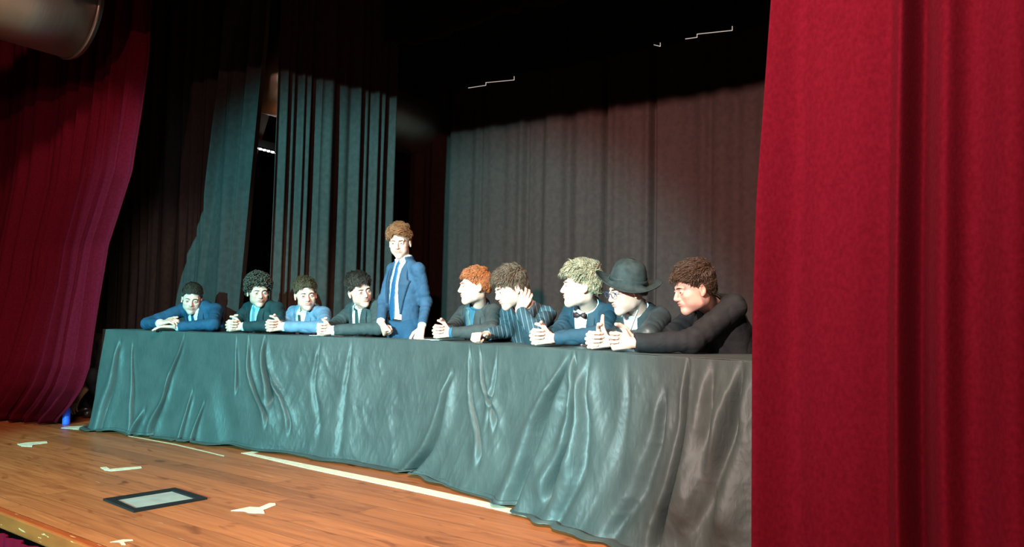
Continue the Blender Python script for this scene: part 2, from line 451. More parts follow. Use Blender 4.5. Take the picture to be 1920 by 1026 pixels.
# pelmet of the proscenium, above the frame
def f_pelmet(u, v):
    x = -5.05 + 7.4 * u
    return np.stack([x, 2.22 + .05 * pleats(x, 3, 1.2), 2.97 + 1.7 * v], -1)
tag(drape('curtain_pelmet', red_velvet, 500, 8, f_pelmet, .01), 'crimson pelmet hanging above the stage opening', 'curtain')

# black leg at the left, in the red curtain's shadow
def f_leg1(u, v):
    z = .01 + 4.4 * v
    x = -7.6 + 2.36 * u
    lean = .085 * (z - 1.2) * u ** 4
    rm = np.clip((u - .45) / .55, 0, 1)
    fold = pleats(u * 2.9, 4.2, 3.1, .8)
    smooth = np.exp(-((u - .76) / .10) ** 2) * np.clip(1.9 - z, 0, 1.2)
    amp = np.where(u > .86, .05, .022 + .045 * np.clip(z - 1.2, 0, 1.6) / 1.6)
    diag = .05 * np.exp(-(((u - .74) - .055 * (z - 1.2)) / .012) ** 2) + .04 * np.exp(-(((u - .80) - .05 * (z - 2.2)) / .010) ** 2)
    y = 3.70 - amp * fold * (1 - np.clip(smooth, 0, .85)) - diag * np.clip(z - .9, 0, 1)
    return np.stack([x + lean, y, z], -1)
tag(drape('wing_curtain', black_drape, 700, 120, f_leg1), 'black wing curtain just right of the left crimson curtain', 'curtain')
# second leg, running back into the stage
_A = np.array([-5.06, 3.82]); _B = np.array([-4.72, 4.85]); _T = unit(_B - _A); _Nn = np.array([_T[1], -_T[0]])
def f_leg2(u, v):
    z = .01 + 4.4 * v; s = u * np.linalg.norm(_B - _A)
    fo = pleats(s, 5.0, 11.3, .5)
    a = .055 * (1 + .25 * np.sin(z * .8))
    off = a * fo + .01 * vnoise(np.stack([s * 9, z, s * 0], -1))
    P = _A[None] + s[:, None] * _T[None] + off[:, None] * _Nn[None]
    return np.stack([P[:, 0], P[:, 1], z], -1)
tag(drape('wing_curtain', grey_drape, 420, 40, f_leg2), 'pleated black side curtain behind the boy in the light blue jacket', 'curtain')
# back curtain
def f_back(u, v):
    z = .01 + 4.2 * v; x = -8.0 + 9.5 * u
    fo = pleats(x, 2.6, 5.9, .9)
    y = 6.0 - .045 * fo + .02 * vnoise(np.stack([x * 6, z * .5, x * 0], -1))
    for px, a, wd in ((832, .10, .030), (1130, .10, .028), (1222, .09, .026), (985, .04, .03), (1330, .04, .04), (900, .03, .03), (1060, .035, .04)):
        q = WY(px, 350, 6.0)[0]
        y = y + a * np.exp(-((x - q) / wd) ** 2)
    return np.stack([x, y, z], -1)
tag(drape('backdrop_curtain', brown_drape, 1100, 40, f_back), 'wide dark brown backdrop curtain across the rear of the stage', 'curtain')
# borders
def border(Y, zb, wob, seed, label, x0=-5.6, x1=2.4, am=.03):
    def fn(u, v):
        x = x0 + (x1 - x0) * u
        zl = zb + wob * vnoise(np.stack([x * 2.2, x * 0 + seed, x * 0], -1)) + wob * .5 * vnoise(np.stack([x * 7, x * 0 + seed, x * 0], -1))
        z = zl + (4.6 - zl) * v
        y = Y - am * pleats(x, 4.5, seed) * (1 - .3 * v)
        return np.stack([x, y, z], -1)
    return tag(drape('border_curtain', border_drape, 700, 30, fn, .005), label, 'curtain')
zb1 = WY(600, 122, 4.45)[2]; zb2 = WY(830, 172, 5.55)[2]
border(4.45, zb1, .05, 2.2, 'black overhead border curtain with a wavy hem, nearer the front', x0=-4.5)
border(5.55, zb2, .006, 8.1, 'straight black overhead border curtain in front of the backdrop', x0=-5.2, am=.02)
# thin glowing bars imitating light through slits under the rear border
slit = mat('lit_slit', (.8, .75, .7), .5, emit=(1.0, .85, .75), estr=.45)
def strip(pts, label):
    b = MB()
    for (p, q) in zip(pts[:-1], pts[1:]):
        b.bar(WY(p[0], p[1], 5.525), WY(q[0], q[1], 5.525), .005, .005)
    tag(b.build('slit_glow', slit), label, 'light', 'bright slits along the rear border')
strip([(878, 165), (911, 160), (911, 155), (964, 150), (964, 143)], 'stepped bright slit above the ginger haired boy and standing boy')
strip([(1285, 73), (1307, 70), (1307, 64), (1373, 57), (1373, 49)], 'stepped bright slit at the right, nearest the crimson curtain')
strip([(1226, 84), (1238, 87), (1238, 80)], 'short bright slit left of the rightmost stepped slit')

# duct running into the stage along the left
def duct(y0, y1, label):
    t = thing('ventilation_duct', (-5.51, y0, 3.05), label, 'duct', 'round metal ventilation duct')
    def sub(name, b, m):
        o = b.build(name, m, t, smooth=True); o.matrix_parent_inverse = Matrix.Translation((5.51, -y0, -3.05)); return o
    sub('pipe', MB().tube([(-5.51, y, 3.05) for y in np.linspace(y0, y1, 10)], .37, 48), metal)
    for y in ((y0 + 1.2, y1 - .03) if y0 < 0 else (y1 - .5,)):
        sub('joint_ring', MB().lathe([(.371, -.012), (.378, -.012), (.382, 0), (.378, .012), (.371, .012)], (-5.51, y, 3.05), 64, np.array([[1, 0, 0], [0, 0, 1], [0, -1, 0.]])), metal)
    for y in (y0 + .4, y1 - .4): sub('hanger_rod', MB().tube([(-5.51, y, 3.4), (-5.51, y, 4.71)], .008, 6), black_metal)
duct(-1.4, 2.45, 'large round metal duct in the top left corner')
duct(3.9, 6.7, 'round metal duct glimpsed between the two black wing curtains')
spot('duct_highlight_spot', (-5.0, 0.9, 1.2), (-5.45, 1.4, 3.05), 90, (1.0, .62, .30), 40, 1.0, .05)  # unseen spot that puts the orange highlight on the front duct
spot('rear_duct_highlight_spot', (-5.45, 4.9, 1.3), (-5.4, 4.3, 2.9), 60, (1.0, .36, .12), 50, 1.0, .05)  # unseen spot for the orange band on the duct in the gap
# things seen through the gap between the wing curtains
t = tag(MB().bar(W(462, 262, 7.4), W(560, 288, 7.6), .05, .07).build('lamp_bar', black_metal), 'dark lamp bar with a row of white lamps, seen between the black wing curtains', 'lamp')
led = mat('lit_lamps', (1, 1, 1), .4, emit=(.9, .95, 1.0), estr=9)
for k in range(7):
    a = W(471 + k * 7.6, 275.5 + k * 1.9, 7.36)
    MB().bar(a, a + np.array([.022, .01, -.004]), .018, .016).build('lamp', led, t)
def slab(name, pts, f, m, label, cat, th=.05):
    P = [W(px, py, f) for px, py in pts]; n = len(P)
    V = P + [p + Fh * th for p in P]
    F = [tuple(range(n))] + [tuple(range(2 * n - 1, n - 1, -1))] + [(i, i + n, (i + 1) % n + n, (i + 1) % n) for i in range(n)]
    return tag(MB().add(V, F).build(name, m), label, cat)
slab('ceiling_brace', [(470, 200), (505, 208), (462, 345), (446, 345)], 7.5, pale_panel, 'pale slanted board seen below the duct between the wing curtains', 'board', .04)
# ---------------------------------------------------------------- tables and the long black cloth
TZ = .765
def RF(r, f): q = r * Rh + f * Fh; return np.array([q[0], q[1]])
_L = RF(-3.17, 5.80); _M = RF(-.63, 4.62); _R = RF(1.02, 2.576)
_n1 = unit(np.array([-(_M - _L)[1], (_M - _L)[0]])); _n2 = unit(np.array([-(_R - _M)[1], (_R - _M)[0]]))   # inward (away from the audience)
_LB = _L + _n1 * .72
def rounded(pts, rad):
    out = [pts[0]]
    for a, b, c, r in zip(pts[:-2], pts[1:-1], pts[2:], rad):
        d1 = unit(a - b); d2 = unit(c - b)
        p = b + d1 * r; q = b + d2 * r
        for t in np.linspace(0, 1, 14): out.append((1-t)**2 * p + 2*t*(1-t) * b + t*t * q)
    out.append(pts[-1]); return np.array(out)
_path = rounded([_LB, _L, _M, _R], [.03, .40])
_sl = np.concatenate([[0], np.cumsum(np.linalg.norm(np.diff(_path, axis=0), axis=1))])
STOT = _sl[-1]
def path_at(s): return np.stack([np.interp(s, _sl, _path[:, 0]), np.interp(s, _sl, _path[:, 1])], -1)
def path_out(s):
    e = .03; d = path_at(np.minimum(s + e, STOT)) - path_at(np.maximum(s - e, 0)); d /= np.linalg.norm(d, axis=1, keepdims=True)
    return np.stack([d[:, 1], -d[:, 0]], -1)
def project(P):
    v = P - CAM; z = v @ _fw
    return np.stack([960 + FOC * (v @ _rt) / z, 513 - FOC * (v @ _up) / z], -1)
_gs, _gt = np.meshgrid(np.linspace(.72, STOT, 1200), np.linspace(0, TZ, 80), indexing='ij')
_gs = _gs.ravel(); _gt = _gt.ravel()
def flare(s, t):
    k = np.clip((s - .72) / (STOT - .72), 0, 1)
    amt = np.interp(k, [0, .15, .35, .55, .7, .85, 1], [.06, .07, .08, .10, .13, .13, .10])
    return amt * (t / TZ) ** 1.7
_gp = path_at(_gs) + path_out(_gs) * flare(_gs, _gt)[:, None]
_gpx = project(np.concatenate([_gp, (TZ - _gt)[:, None]], 1))
def st(px, py):
    i = np.argmin(((_gpx - (px, py)) ** 2).sum(1)); return _gs[i], _gt[i]
# creases and folds traced as lines on the cloth: (points, width m, ridge, crease)
FOLDS = [
 ([(347, 622), (340, 655), (322, 705)], .018, .010, .030),
 ([(249, 650), (250, 720), (248, 795)], .016, .006, .032),
 ([(226, 645), (214, 720), (192, 800)], .035, .022, .035),
 ([(322, 705), (312, 750), (288, 800)], .026, .022, .040),
 ([(362, 740), (355, 775), (345, 812)], .018, .012, .030),
 ([(385, 760), (372, 800), (368, 815)], .022, .010, .030),
 ([(275, 770), (262, 800), (255, 812)], .045, .035, .03),
 ([(444, 630), (444, 670), (446, 712)], .012, .006, .022),
 ([(466, 628), (468, 690), (482, 740), (505, 775)], .018, .014, .026),
 ([(497, 628), (494, 660), (500, 690), (512, 730)], .026, .026, .060),
 ([(505, 700), (530, 740), (545, 790)], .022, .012, .016),
 ([(600, 650), (590, 720), (600, 800)], .03, .008, .010),
 ([(660, 650), (650, 730), (640, 830)], .035, .010, .010),
 ([(850, 705), (826, 800), (805, 850), (768, 888)], .040, .038, .055),
 ([(880, 645), (882, 700), (888, 760), (903, 840)], .020, .014, .024),
 ([(899, 650), (910, 730), (932, 775)], .020, .016, .022),
 ([(935, 645), (930, 700), (920, 770)], .020, .012, .012),
 ([(1074, 665), (1040, 740), (1015, 800), (1000, 850), (962, 942)], .045, .050, .055),
 ([(1078, 664), (1086, 720), (1088, 760), (1075, 840), (1040, 900)], .030, .040, .060),
 ([(1108, 668), (1100, 720), (1108, 800), (1095, 900), (1050, 985)], .040, .035, .020),
 ([(1175, 690), (1180, 760), (1165, 850)], .045, .012, .010),
 ([(1290, 680), (1290, 780), (1272, 900), (1230, 1000)], .022, .020, .060),
 ([(1248, 740), (1236, 830), (1200, 930), (1150, 1000)], .050, .022, .030),
 ([(1338, 700), (1332, 820), (1318, 960)], .055, .040, .035),
 ([(1392, 690), (1376, 820), (1340, 930)], .045, .045, .050),
]
ns, ntp = 1500, 170
S = np.concatenate([np.linspace(0, .70, 60), np.linspace(.705, STOT, ns - 60)])
T = np.linspace(0, .765 + .13, ntp)
SS, TT = np.meshgrid(S, T, indexing='ij'); SS = SS.ravel(); TT = TT.ravel()
wob = vnoise(np.stack([SS * 1.7, SS * 0 + 4, SS * 0], -1)) * .05 + vnoise(np.stack([SS * 6, SS * 0 + 8, SS * 0], -1)) * .025
hem = .05 + np.clip(wob, -.03, .09)                     # how far the hem lies out over the boards
TT = TT / (.765 + .13) * (.765 + hem)
td = np.minimum(TT, TZ)
off = flare(SS, td)
for pts, wd, ridge, crease in FOLDS:
    q = np.array([st(*p) for p in pts]); q = q[np.argsort(q[:, 1])]
    tt = np.linspace(-.2, 1.0, 241); ks = np.exp(-(np.arange(-30, 31) / 12.0) ** 2); ks /= ks.sum()
    sl = np.interp(tt, q[:, 1], q[:, 0]); sl = np.convolve(np.pad(sl, 30, mode='edge'), ks, 'valid')
    s0 = np.interp(td, tt, sl) + .006 * vnoise(np.stack([td * 7, td * 0 + q[0, 0] * 3, td * 0], -1))
    wd = wd * (.55 + .75 * sstep(q[0, 1], q[0, 1] + .5, td)); x = (SS - s0) / wd
    ta, tb = q[0, 1], q[-1, 1]
    env = sstep(ta - .06, ta + .10, td) * (1 - sstep(tb + .0, tb + .14, td))
    if ta < .06: env = sstep(-.03, .22, td) * (1 - sstep(tb + .0, tb + .14, td))
    if tb > .70: env = sstep(ta - .06, ta + .10, td) if ta >= .06 else sstep(-.03, .22, td)
    off = off + env * (ridge * np.exp(-((x + 1.1) / 1.2) ** 2) - 1.3 * crease * np.exp(-(x / .62) ** 2) + .7 * ridge * np.exp(-((x - 1.2) / 1.3) ** 2))
# hanging waves and small crumples
gr = sstep(.05, .6, td)
off = off + .018 * gr * vnoise(np.stack([SS * 3.3 + td * 1.5, td * 1.2, SS * 0], -1)) + .011 * gr * vnoise(np.stack([SS * 8 - td * 3, td * 2, SS * 0 + 2], -1))
def ridged(x): return 1 - np.abs(x) * 2
kr = np.clip((SS - 2.0) / .6, .25, 1)
cr = sum(a * ridged(vnoise(np.stack([SS * fx + td * sh, td * fz, SS * 0 + sd], -1))) for a, fx, fz, sh, sd in
         ((.0030, 9, 3, 3, 1), (.0022, 14, 6, -6, 2), (.0013, 26, 13, 8, 3), (.0007, 50, 30, -9, 4)))
off = off + cr * kr * sstep(.01, .12, td)
off = np.maximum(off, -.02)
pool = np.clip(TT - TZ, 0, None)
P2 = path_at(SS) + path_out(SS) * (off + pool)[:, None]
z = TZ - TT
zfloor = .006 + .020 * np.exp(-((pool - hem * .55) / .022) ** 2) * (.5 + .5 * vnoise(np.stack([SS * 5, SS * 0 + 3, SS * 0], -1))) + .006
bl = sstep(-.05, .0, -(z - .012))
z = np.where(z > .03, z, zfloor + np.clip(z, 0, .03) * .6)
# soft edge at the top
z = z - .010 * np.exp(-(TT / .012) ** 2) * 0
PD = np.concatenate([P2, z[:, None]], 1)
i, j = np.meshgrid(np.arange(ns - 1), np.arange(ntp - 1), indexing='ij'); a = (i * ntp + j).ravel()
QD = np.stack([a, a + 1, a + ntp + 1, a + ntp], -1)
# flat top
St = np.linspace(.70, STOT, 400); nv = 14
front = path_at(St); inn = -path_out(np.clip(St, .80, STOT))
TP = []
for k in range(nv):
    d = .72 * k / (nv - 1)
    zz = TZ + .0015 * vnoise(np.stack([St * 9, St * 0 + d * 9, St * 0], -1)) + .001
    TP.append(np.concatenate([front + inn * d, zz[:, None]], 1))
TP = np.stack(TP, 1).reshape(-1, 3)
i, j = np.meshgrid(np.arange(399), np.arange(nv - 1), indexing='ij'); a = (i * nv + j).ravel()
QT = np.stack([a, a + nv, a + nv + 1, a + 1], -1) + len(PD)
cl = link('tablecloth', raw_mesh('tablecloth', np.concatenate([PD, TP]), np.concatenate([QD, QT])), cloth_mat)
sm_ = cl.modifiers.new('thickness', 'SOLIDIFY'); sm_.thickness = .002; sm_.offset = 0
tag(cl, 'long black satin cloth over the row of tables, trailing on the stage boards', 'tablecloth')
# trestle tables under it
tabm = mat('table_board', (.3, .28, .25), .6)
for s0, s1 in ((.80, 2.02), (2.06, 3.28), (3.80, 4.98), (5.02, 6.16)):
    pa, pb = path_at(np.array([s0, s1])); d = unit(pb - pa); nn = np.array([-d[1], d[0]])
    c = (pa + pb) / 2 + nn * .38; ln = np.linalg.norm(pb - pa)
    t = thing('folding_table', (c[0], c[1], 0), 'folding table standing under the long black cloth', 'table', 'tables under the black cloth', math.atan2(d[1], d[0]))
    MB().box((-ln/2, -.33, .715), (ln/2, .33, .755)).build('table_top', tabm, t)
    for sx in (-1, 1):
        for sy in (-1, 1):
            MB().bar((sx*(ln/2-.12), sy*.24, 0), (sx*(ln/2-.12), sy*.24, .72), .03, .03).build('leg', black_metal, t)

# ---------------------------------------------------------------- marks and hatch on the stage floor
def floor_patch(name, pts, z0, z1, m, label, cat, parent=None, group=None):
    V = [WZ(px, py, z0) for px, py in pts]; n = len(V)
    V = V + [v + np.array([0, 0, z1 - z0]) for v in V]
    F = [tuple(range(n))[::-1], tuple(range(n, 2 * n))] + [(i, (i + 1) % n, (i + 1) % n + n, i + n) for i in range(n)]
    ar = sum(V[i][0] * V[(i+1) % n][1] - V[(i+1) % n][0] * V[i][1] for i in range(n))
    if ar < 0: F = [q[::-1] for q in F]
    o = MB().add(V, F).build(name, m, parent)
    if label: tag(o, label, cat, group)
    return o
tp = lambda pts, label: floor_patch('floor_tape', pts, .0005, .0022, tape_mat, label, 'tape')
tp([(114, 803), (128, 800), (158, 799), (158, 803), (140, 804), (148, 806)], 'small white tape mark on the floor beside the left end of the black cloth')
tp([(32, 833), (52, 830), (88, 828), (89, 831), (62, 834), (60, 838), (40, 837)], 'white tape mark on the floor in front of the left crimson curtain')
tp([(188, 877), (200, 876), (206, 880), (225, 878), (264, 875), (266, 878), (230, 882), (208, 884), (196, 882)], 'white L shaped tape mark between the left curtain and the floor hatch')
tp([(433, 958), (468, 951), (486, 952), (505, 944), (516, 944), (517, 948), (494, 957), (496, 963), (466, 962), (458, 959)], 'white V shaped tape mark right of the floor hatch')
tp([(452, 850), (474, 847), (486, 848), (474, 851), (600, 876), (760, 908), (930, 946), (1000, 966), (990, 970), (900, 949), (740, 914), (580, 880), (470, 854)], 'long white tape line running along the floor before the black cloth')
thin = mat('pale_scratch', (.62, .50, .32), .6)
floor_patch('floor_tape', [(240, 817), (330, 833), (422, 855), (420, 856), (328, 834.2), (240, 818)], .0005, .0015, thin, 'thin pale strip on the floor near the left end of the cloth', 'tape')
floor_patch('floor_tape', [(206, 1017), (230, 1012), (248, 1012), (250, 1014), (232, 1016), (236, 1022), (228, 1022), (224, 1017)], .0005, .0015, thin, 'small pale worn tape scrap at the stage edge, bottom left', 'tape')
hq = [(193, 939), (328, 918), (389, 937), (251, 962)]
hc = WZ(290, 940)
ht = thing('floor_hatch', (hc[0], hc[1], 0), 'black framed floor hatch with a grey panel in the stage boards', 'hatch')
def lerp2(a, b, t): return (a[0] + (b[0] - a[0]) * t, a[1] + (b[1] - a[1]) * t)
def hsub(name, pts, z0, z1, m):
    o = floor_patch(name, pts, z0, z1, m, None, None, ht); o.matrix_parent_inverse = Matrix.Translation((-hc[0], -hc[1], 0)); return o
inn = [(216, 940), (322, 923), (368, 938), (254, 957)]
hp = mat('grey_hatch_panel', (.30, .30, .27), .5); mottle(hp, (.27, .27, .24), (.34, .34, .30), (12, 12, 12))
hsub('panel', inn, .001, .004, hp)
fr = MB()
for k in range(4):
    a, b = WZ(*hq[k]), WZ(*hq[(k+1) % 4]); c, d = WZ(*inn[(k+1) % 4]), WZ(*inn[k])
    V = [a, b, c, d] + [v + np.array([0, 0, .010]) for v in (a, b, c, d)]
    fr.add(V, [(3,2,1,0), (4,5,6,7), (0,1,5,4), (1,2,6,5), (2,3,7,6), (3,0,4,7)][::1])
o = fr.build('frame', black_metal, ht); o.matrix_parent_inverse = Matrix.Translation((-hc[0], -hc[1], 0))
# blue bottle and papers
bt = W(124, 793, 6.0)
b_ = thing('water_bottle', (bt[0], bt[1], 0), 'small blue bottle on the floor behind the left crimson curtain', 'bottle')
MB().lathe([(0, .0), (.026, .0), (.028, .01), (.028, .10), (.022, .125), (.012, .14), (.012, .155)], (0, 0, 0), 20).build('body', mat('glowing_blue_plastic', (.03, .12, .8), .25, .6, emit=(.02, .08, .7), estr=.12), b_, True)  # emission puts a faint blue glow into the plastic
MB().lathe([(.014, .15), (.014, .17), (0, .17)], (0, 0, 0), 16).build('cap', mat('white_plastic', (.8, .8, .85), .4), b_, True)
def sheet(px, f, w_, d_, rot, label):
    q = W(px, 630, f); s = q[:2]
    MBs = MB().box((-w_/2, -d_/2, 0), (w_/2, d_/2, .0012))
    o = MBs.build('paper_sheet', paper); o.location = (s[0], s[1], TZ + .0035); o.rotation_euler = (0, 0, rot)
    tag(o, label, 'paper')
_a1 = math.atan2((_M - _L)[1], (_M - _L)[0])
sheet(612, 5.06, .21, .10, _a1, 'white paper sheet on the table under the clasped hands of the leaning boy in grey')
sheet(770, 4.98, .26, .10, _a1 - .12, 'white paper sheet on the table before the standing boy')
sheet(815, 4.60, .18, .09, -.75+.2, 'white paper sheet on the table under the clasped hands of the ginger boy')
# ---------------------------------------------------------------- people
def frame_from(x, y, z): return np.stack([x, y, z], 1)      # columns = local axes in world
def head_frame(pos, yaw, pitch, roll):
    """yaw: degrees turned from facing the camera towards image left; pitch: down; roll: crown towards image right"""
    a = math.radians(yaw); v = np.array(pos) - CAM; v[2] = 0; v = unit(v)         # away from camera
    side = np.array([v[1], -v[0], 0.0])                                             # image right
    fwd = -v * math.cos(a) - side * math.sin(a)
    up = np.array([0, 0, 1.0]); p = math.radians(pitch)
    f2 = fwd * math.cos(p) - up * math.sin(p); u2 = up * math.cos(p) + fwd * math.sin(p)
    r = math.radians(roll)
    def rot(w):  # about v
        return w * math.cos(r) + np.cross(v, w) * math.sin(r) * 1.0 + v * v.dot(w) * (1 - math.cos(r))
    f3, u3 = rot(f2), rot(u2)
    return frame_from(np.cross(f3, u3), f3, u3)
def ik(S, Wt, hint, l1, l2):
    S = np.array(S); Wt = np.array(Wt); d = Wt - S; D = np.linalg.norm(d)
    if D > (l1 + l2) * .985: k = D / ((l1 + l2) * .985); l1 *= k; l2 *= k
    if D < abs(l1 - l2) + .02: D = abs(l1 - l2) + .02
    u = unit(d); a = (l1*l1 - l2*l2 + D*D) / (2*D); h = math.sqrt(max(1e-6, l1*l1 - a*a))
    c = S + u * a; t = hint - c; t = t - u * t.dot(u)
    return c + unit(t) * h

# head ------------------------------------------------------------
def head_sdf(q, pr):
    """q local (x right of the person, y forward, z up) origin at eye level centre"""
    w = pr.get('wide', 1.0); jw = pr.get('jaw', 1.0)
    d = ell(q, (0, -.018, .034), (.074 * w, .094, .082))
    d = smin(d, ell(q, (0, .018, -.030), (.060 * w, .068, .070)), .03)
    d = smin(d, capsule(q, (-.036 * jw, .008, -.070), (0, .062, -.094), .022, .019), .028)
    d = smin(d, capsule(q, (.036 * jw, .008, -.070), (0, .062, -.094), .022, .019), .028)
    ax = np.abs(q[:, 0]); m = np.stack([ax, q[:, 1], q[:, 2]], -1)
    d = smin(d, ell(m, (.041, .056, -.024), (.020, .022, .018)), .018)          # cheekbones
    d = smin(d, capsule(m, (.010, .082, .019), (.042, .070, .020), .010, .009), .014)  # brow
    d = smax(d, -ell(m, (.031, .096, -.001), (.019, .020, .013)), .012)          # sockets
    d = smin(d, capsule(q, (0, .083, .010), (0, .104, -.030), .0075, .0095), .010)   # nose
    d = smin(d, capsule(m, (.004, .098, -.034), (.0115, .090, -.035), .0085, .0065), .006)
    d = smin(d, ell(m, (.034, .040, -.052), (.026, .030, .028)), .02)
    d = smin(d, ell(q, (0, .073, -.058), (.026, .019, .016)), .014)
    d = smin(d, ell(q, (0, .0890, -.0535), (.020, .0075, .0044)), .004)             # lips
    d = smin(d, ell(q, (0, .0868, -.0640), (.016, .0078, .0056)), .004)
    d = smax(d, -ell(q, (0, .098, -.0588), (.020, .010, .0014 + pr.get('open', 0))), .002)
    # lids around the eyeball
    lid = ell(m, (.031, .0745, -.001), (.0155, .0150, .0145))
    slit = ell(m, (.031, .091, -.0025), (.0130, .012, .0030))
    d = smin(d, smax(lid, -slit, .002), .004)
    # ears
    e = ell(m, (.0755 * w, -.010, -.008), (.0085, .017, .029))
    e = smax(e, -ell(m, (.085 * w, -.006, -.006), (.008, .010, .016)), .004)
    e = smin(e, ell(m, (.0765 * w, -.003, -.032), (.006, .008, .009)), .006)
    d = smin(d, e, .007)
    return d
def skin_color(q, base, pr):
    ax = np.abs(q[:, 0]); c = np.tile(np.array(base, float), (len(q), 1))
    def mixc(c, col, k): return c * (1 - k[:, None]) + np.array(col) * k[:, None]
    g = lambda x, y, z, r: np.exp(-(((ax - x)**2 + (q[:, 1] - y)**2 + (q[:, 2] - z)**2) / (r * r)))
    lips = np.clip(1.4 * np.exp(-((ax / .021) ** 4)) * np.exp(-(((q[:, 2] + .0585) / .0115) ** 4)) * (q[:, 1] > .079), 0, 1)
    c = mixc(c, (base[0] * .86, base[1] * .50, base[2] * .50), lips * .8)
    c = mixc(c, (base[0] * .98, base[1] * .72, base[2] * .68), np.clip(g(.042, .065, -.03, .022) + g(0, .105, -.03, .016) + g(.08, -.01, -.01, .03), 0, 1) * .5)
    c = mixc(c, (base[0] * .7, base[1] * .6, base[2] * .58), g(.031, .088, .007, .010) * .25)
    return c

_zl_y = np.array([-.12, -.07, -.035, -.018, .010, .030, .055, .080, .12])
_zl_z = np.array([-.040, -.040, -.022, .008, .012, .026, .052, .066, .070])
def hairline(y, dz=0): return np.interp(y, _zl_y, _zl_z) + dz
def hair_cap_sdf(q, st_):
    w = st_.get('wide', 1.0)
    base = ell(q, (0, -.018, .034), (.074 * w, .094, .082))
    nape = ell(q, (0, -.028, -.008), (.064 * w, .078, .070))
    base = smin(base, nape, .02)
    k = sstep(.02, .095, q[:, 2] + q[:, 1] * st_.get('front', .3))
    t = st_['side'] + (st_['top'] - st_['side']) * k
    P = q * np.array([70, 70, 38], f4) if not st_.get('curly') else q * 75
    t = t + st_.get('rough', .003) * vnoise(P)
    hl = hairline(q[:, 1], st_.get('line', 0)) + .004 * vnoise(q * 90)
    return smax(base - t, (hl - q[:, 2]) * .75, .008)
def tufts(st_, n, seed, V0, Q0):
    """locks of hair rooted on the hair cap V0,Q0"""
    rs = np.random.RandomState(seed); V = []; F = []; C = []
    col = np.array(st_['col'])
    n0 = np.zeros_like(V0); fn_ = np.cross(V0[Q0[:, 2]] - V0[Q0[:, 0]], V0[Q0[:, 3]] - V0[Q0[:, 1]])
    for c in range(4): np.add.at(n0, Q0[:, c], fn_)
    n0 /= np.linalg.norm(n0, axis=1, keepdims=True) + 1e-9
    if ((n0 * (V0 - np.array([0, -.018, .03]))).sum(1).mean()) < 0: n0 = -n0
    out = V0 - np.array([0, -.018, .02]); ok = np.where((V0[:, 2] > hairline(V0[:, 1], st_.get('line', 0)) + .002) & ((n0 * out).sum(1) > .02))[0]
    I = rs.choice(ok, n); P = V0[I]; nn = n0[I]
    k = sstep(.02, .095, P[:, 2] + P[:, 1] * st_.get('front', .3))[:, None]
    P = P - nn * .002
    flow = np.array(st_['flow'], float) * k + np.array([0, -.35, -1.0]) * (1 - k)
    # hair near the crown swirls, and neighbouring strands gather into locks
    cl = np.stack([vnoise(P * 42 + q_) for q_ in (3.1, 17.7, 31.9)], -1)
    if st_.get('curly'): flow = rs.normal(size=(n, 3))
    flow = flow + cl * st_.get('messy', .25) * 1.6 + rs.normal(size=(n, 3)) * st_.get('messy', .25) * .35
    fl = flow - nn * (flow * nn).sum(1, keepdims=True); fl /= np.linalg.norm(fl, axis=1, keepdims=True) + 1e-9
    side = np.cross(nn, fl)
    ln = (st_['lside'] + (st_['ltop'] - st_['lside']) * k) * rs.uniform(.6, 1.2, (n, 1)) * (1 + .35 * vnoise(P * 60)[:, None])
    lift = (.0045 + st_['lift'] * k) * rs.uniform(.4, 1.2, (n, 1)) * (1 + .6 * vnoise(P * 50 + 5)[:, None])
    wd = st_.get('w', .0014) * rs.uniform(.6, 1.2, (n, 1)); curly = st_.get('curly'); nr = 9 if curly else 6
    R = rs.uniform(.008, .013, (n, 1)); a0 = rs.uniform(0, 6.3, (n, 1)); bend = rs.normal(size=(n, 1)) * .08
    C0 = []; 
    for t in np.linspace(0, 1, nr):
        if curly: c = P + nn * (R * (1 + np.sin(a0 + t * 5.5)) + .004 * t) + fl * R * np.cos(a0 + t * 5.5) * 1.2 + side * (t - .5) * .012
        else: c = P + fl * ln * t + side * ln * bend * t * t + nn * (lift * math.sin(t * PI * .7) - .35 * (ln * t) ** 2 / .10)
        C0.append(c)
    C0 = np.stack(C0, 1)
    D = np.gradient(C0, axis=1); D /= np.linalg.norm(D, axis=2, keepdims=True) + 1e-9
    X = np.cross(D, nn[:, None, :]); X /= np.linalg.norm(X, axis=2, keepdims=True) + 1e-9; Y = np.cross(X, D)
    rad = np.array([1.0 - .5 * abs(2 * t - 1) for t in np.linspace(0, 1, nr)]) if curly else np.array([.9, 1.0, .95, .8, .5, .08])
    rr = (wd * rad[None])[:, :, None]
    ring = [C0 + (X * math.cos(2*PI*q_/3 + .5) * 1.5 + Y * math.sin(2*PI*q_/3 + .5) * .8) * rr for q_ in range(3)]
    V = np.stack(ring, 2)                                      # n, nr, 3, 3
    sh = rs.uniform(.75, 1.25, (n, 1)) * (1 + .3 * vnoise(P * 70 + 9)[:, None]) * (.9 + .2 * np.linspace(0, 1, nr)[None])
    C = np.repeat((sh[:, :, None] * col)[:, :, None, :], 3, 2)
    i, j, q_ = np.meshgrid(np.arange(n), np.arange(nr - 1), np.arange(3), indexing='ij')
    o = (i * nr + j) * 3; q2 = (q_ + 1) % 3
    F = np.stack([o + q_, o + q2, o + 3 + q2, o + 3 + q_], -1).reshape(-1, 4)
    return V.reshape(-1, 3), F, C.reshape(-1, 3)

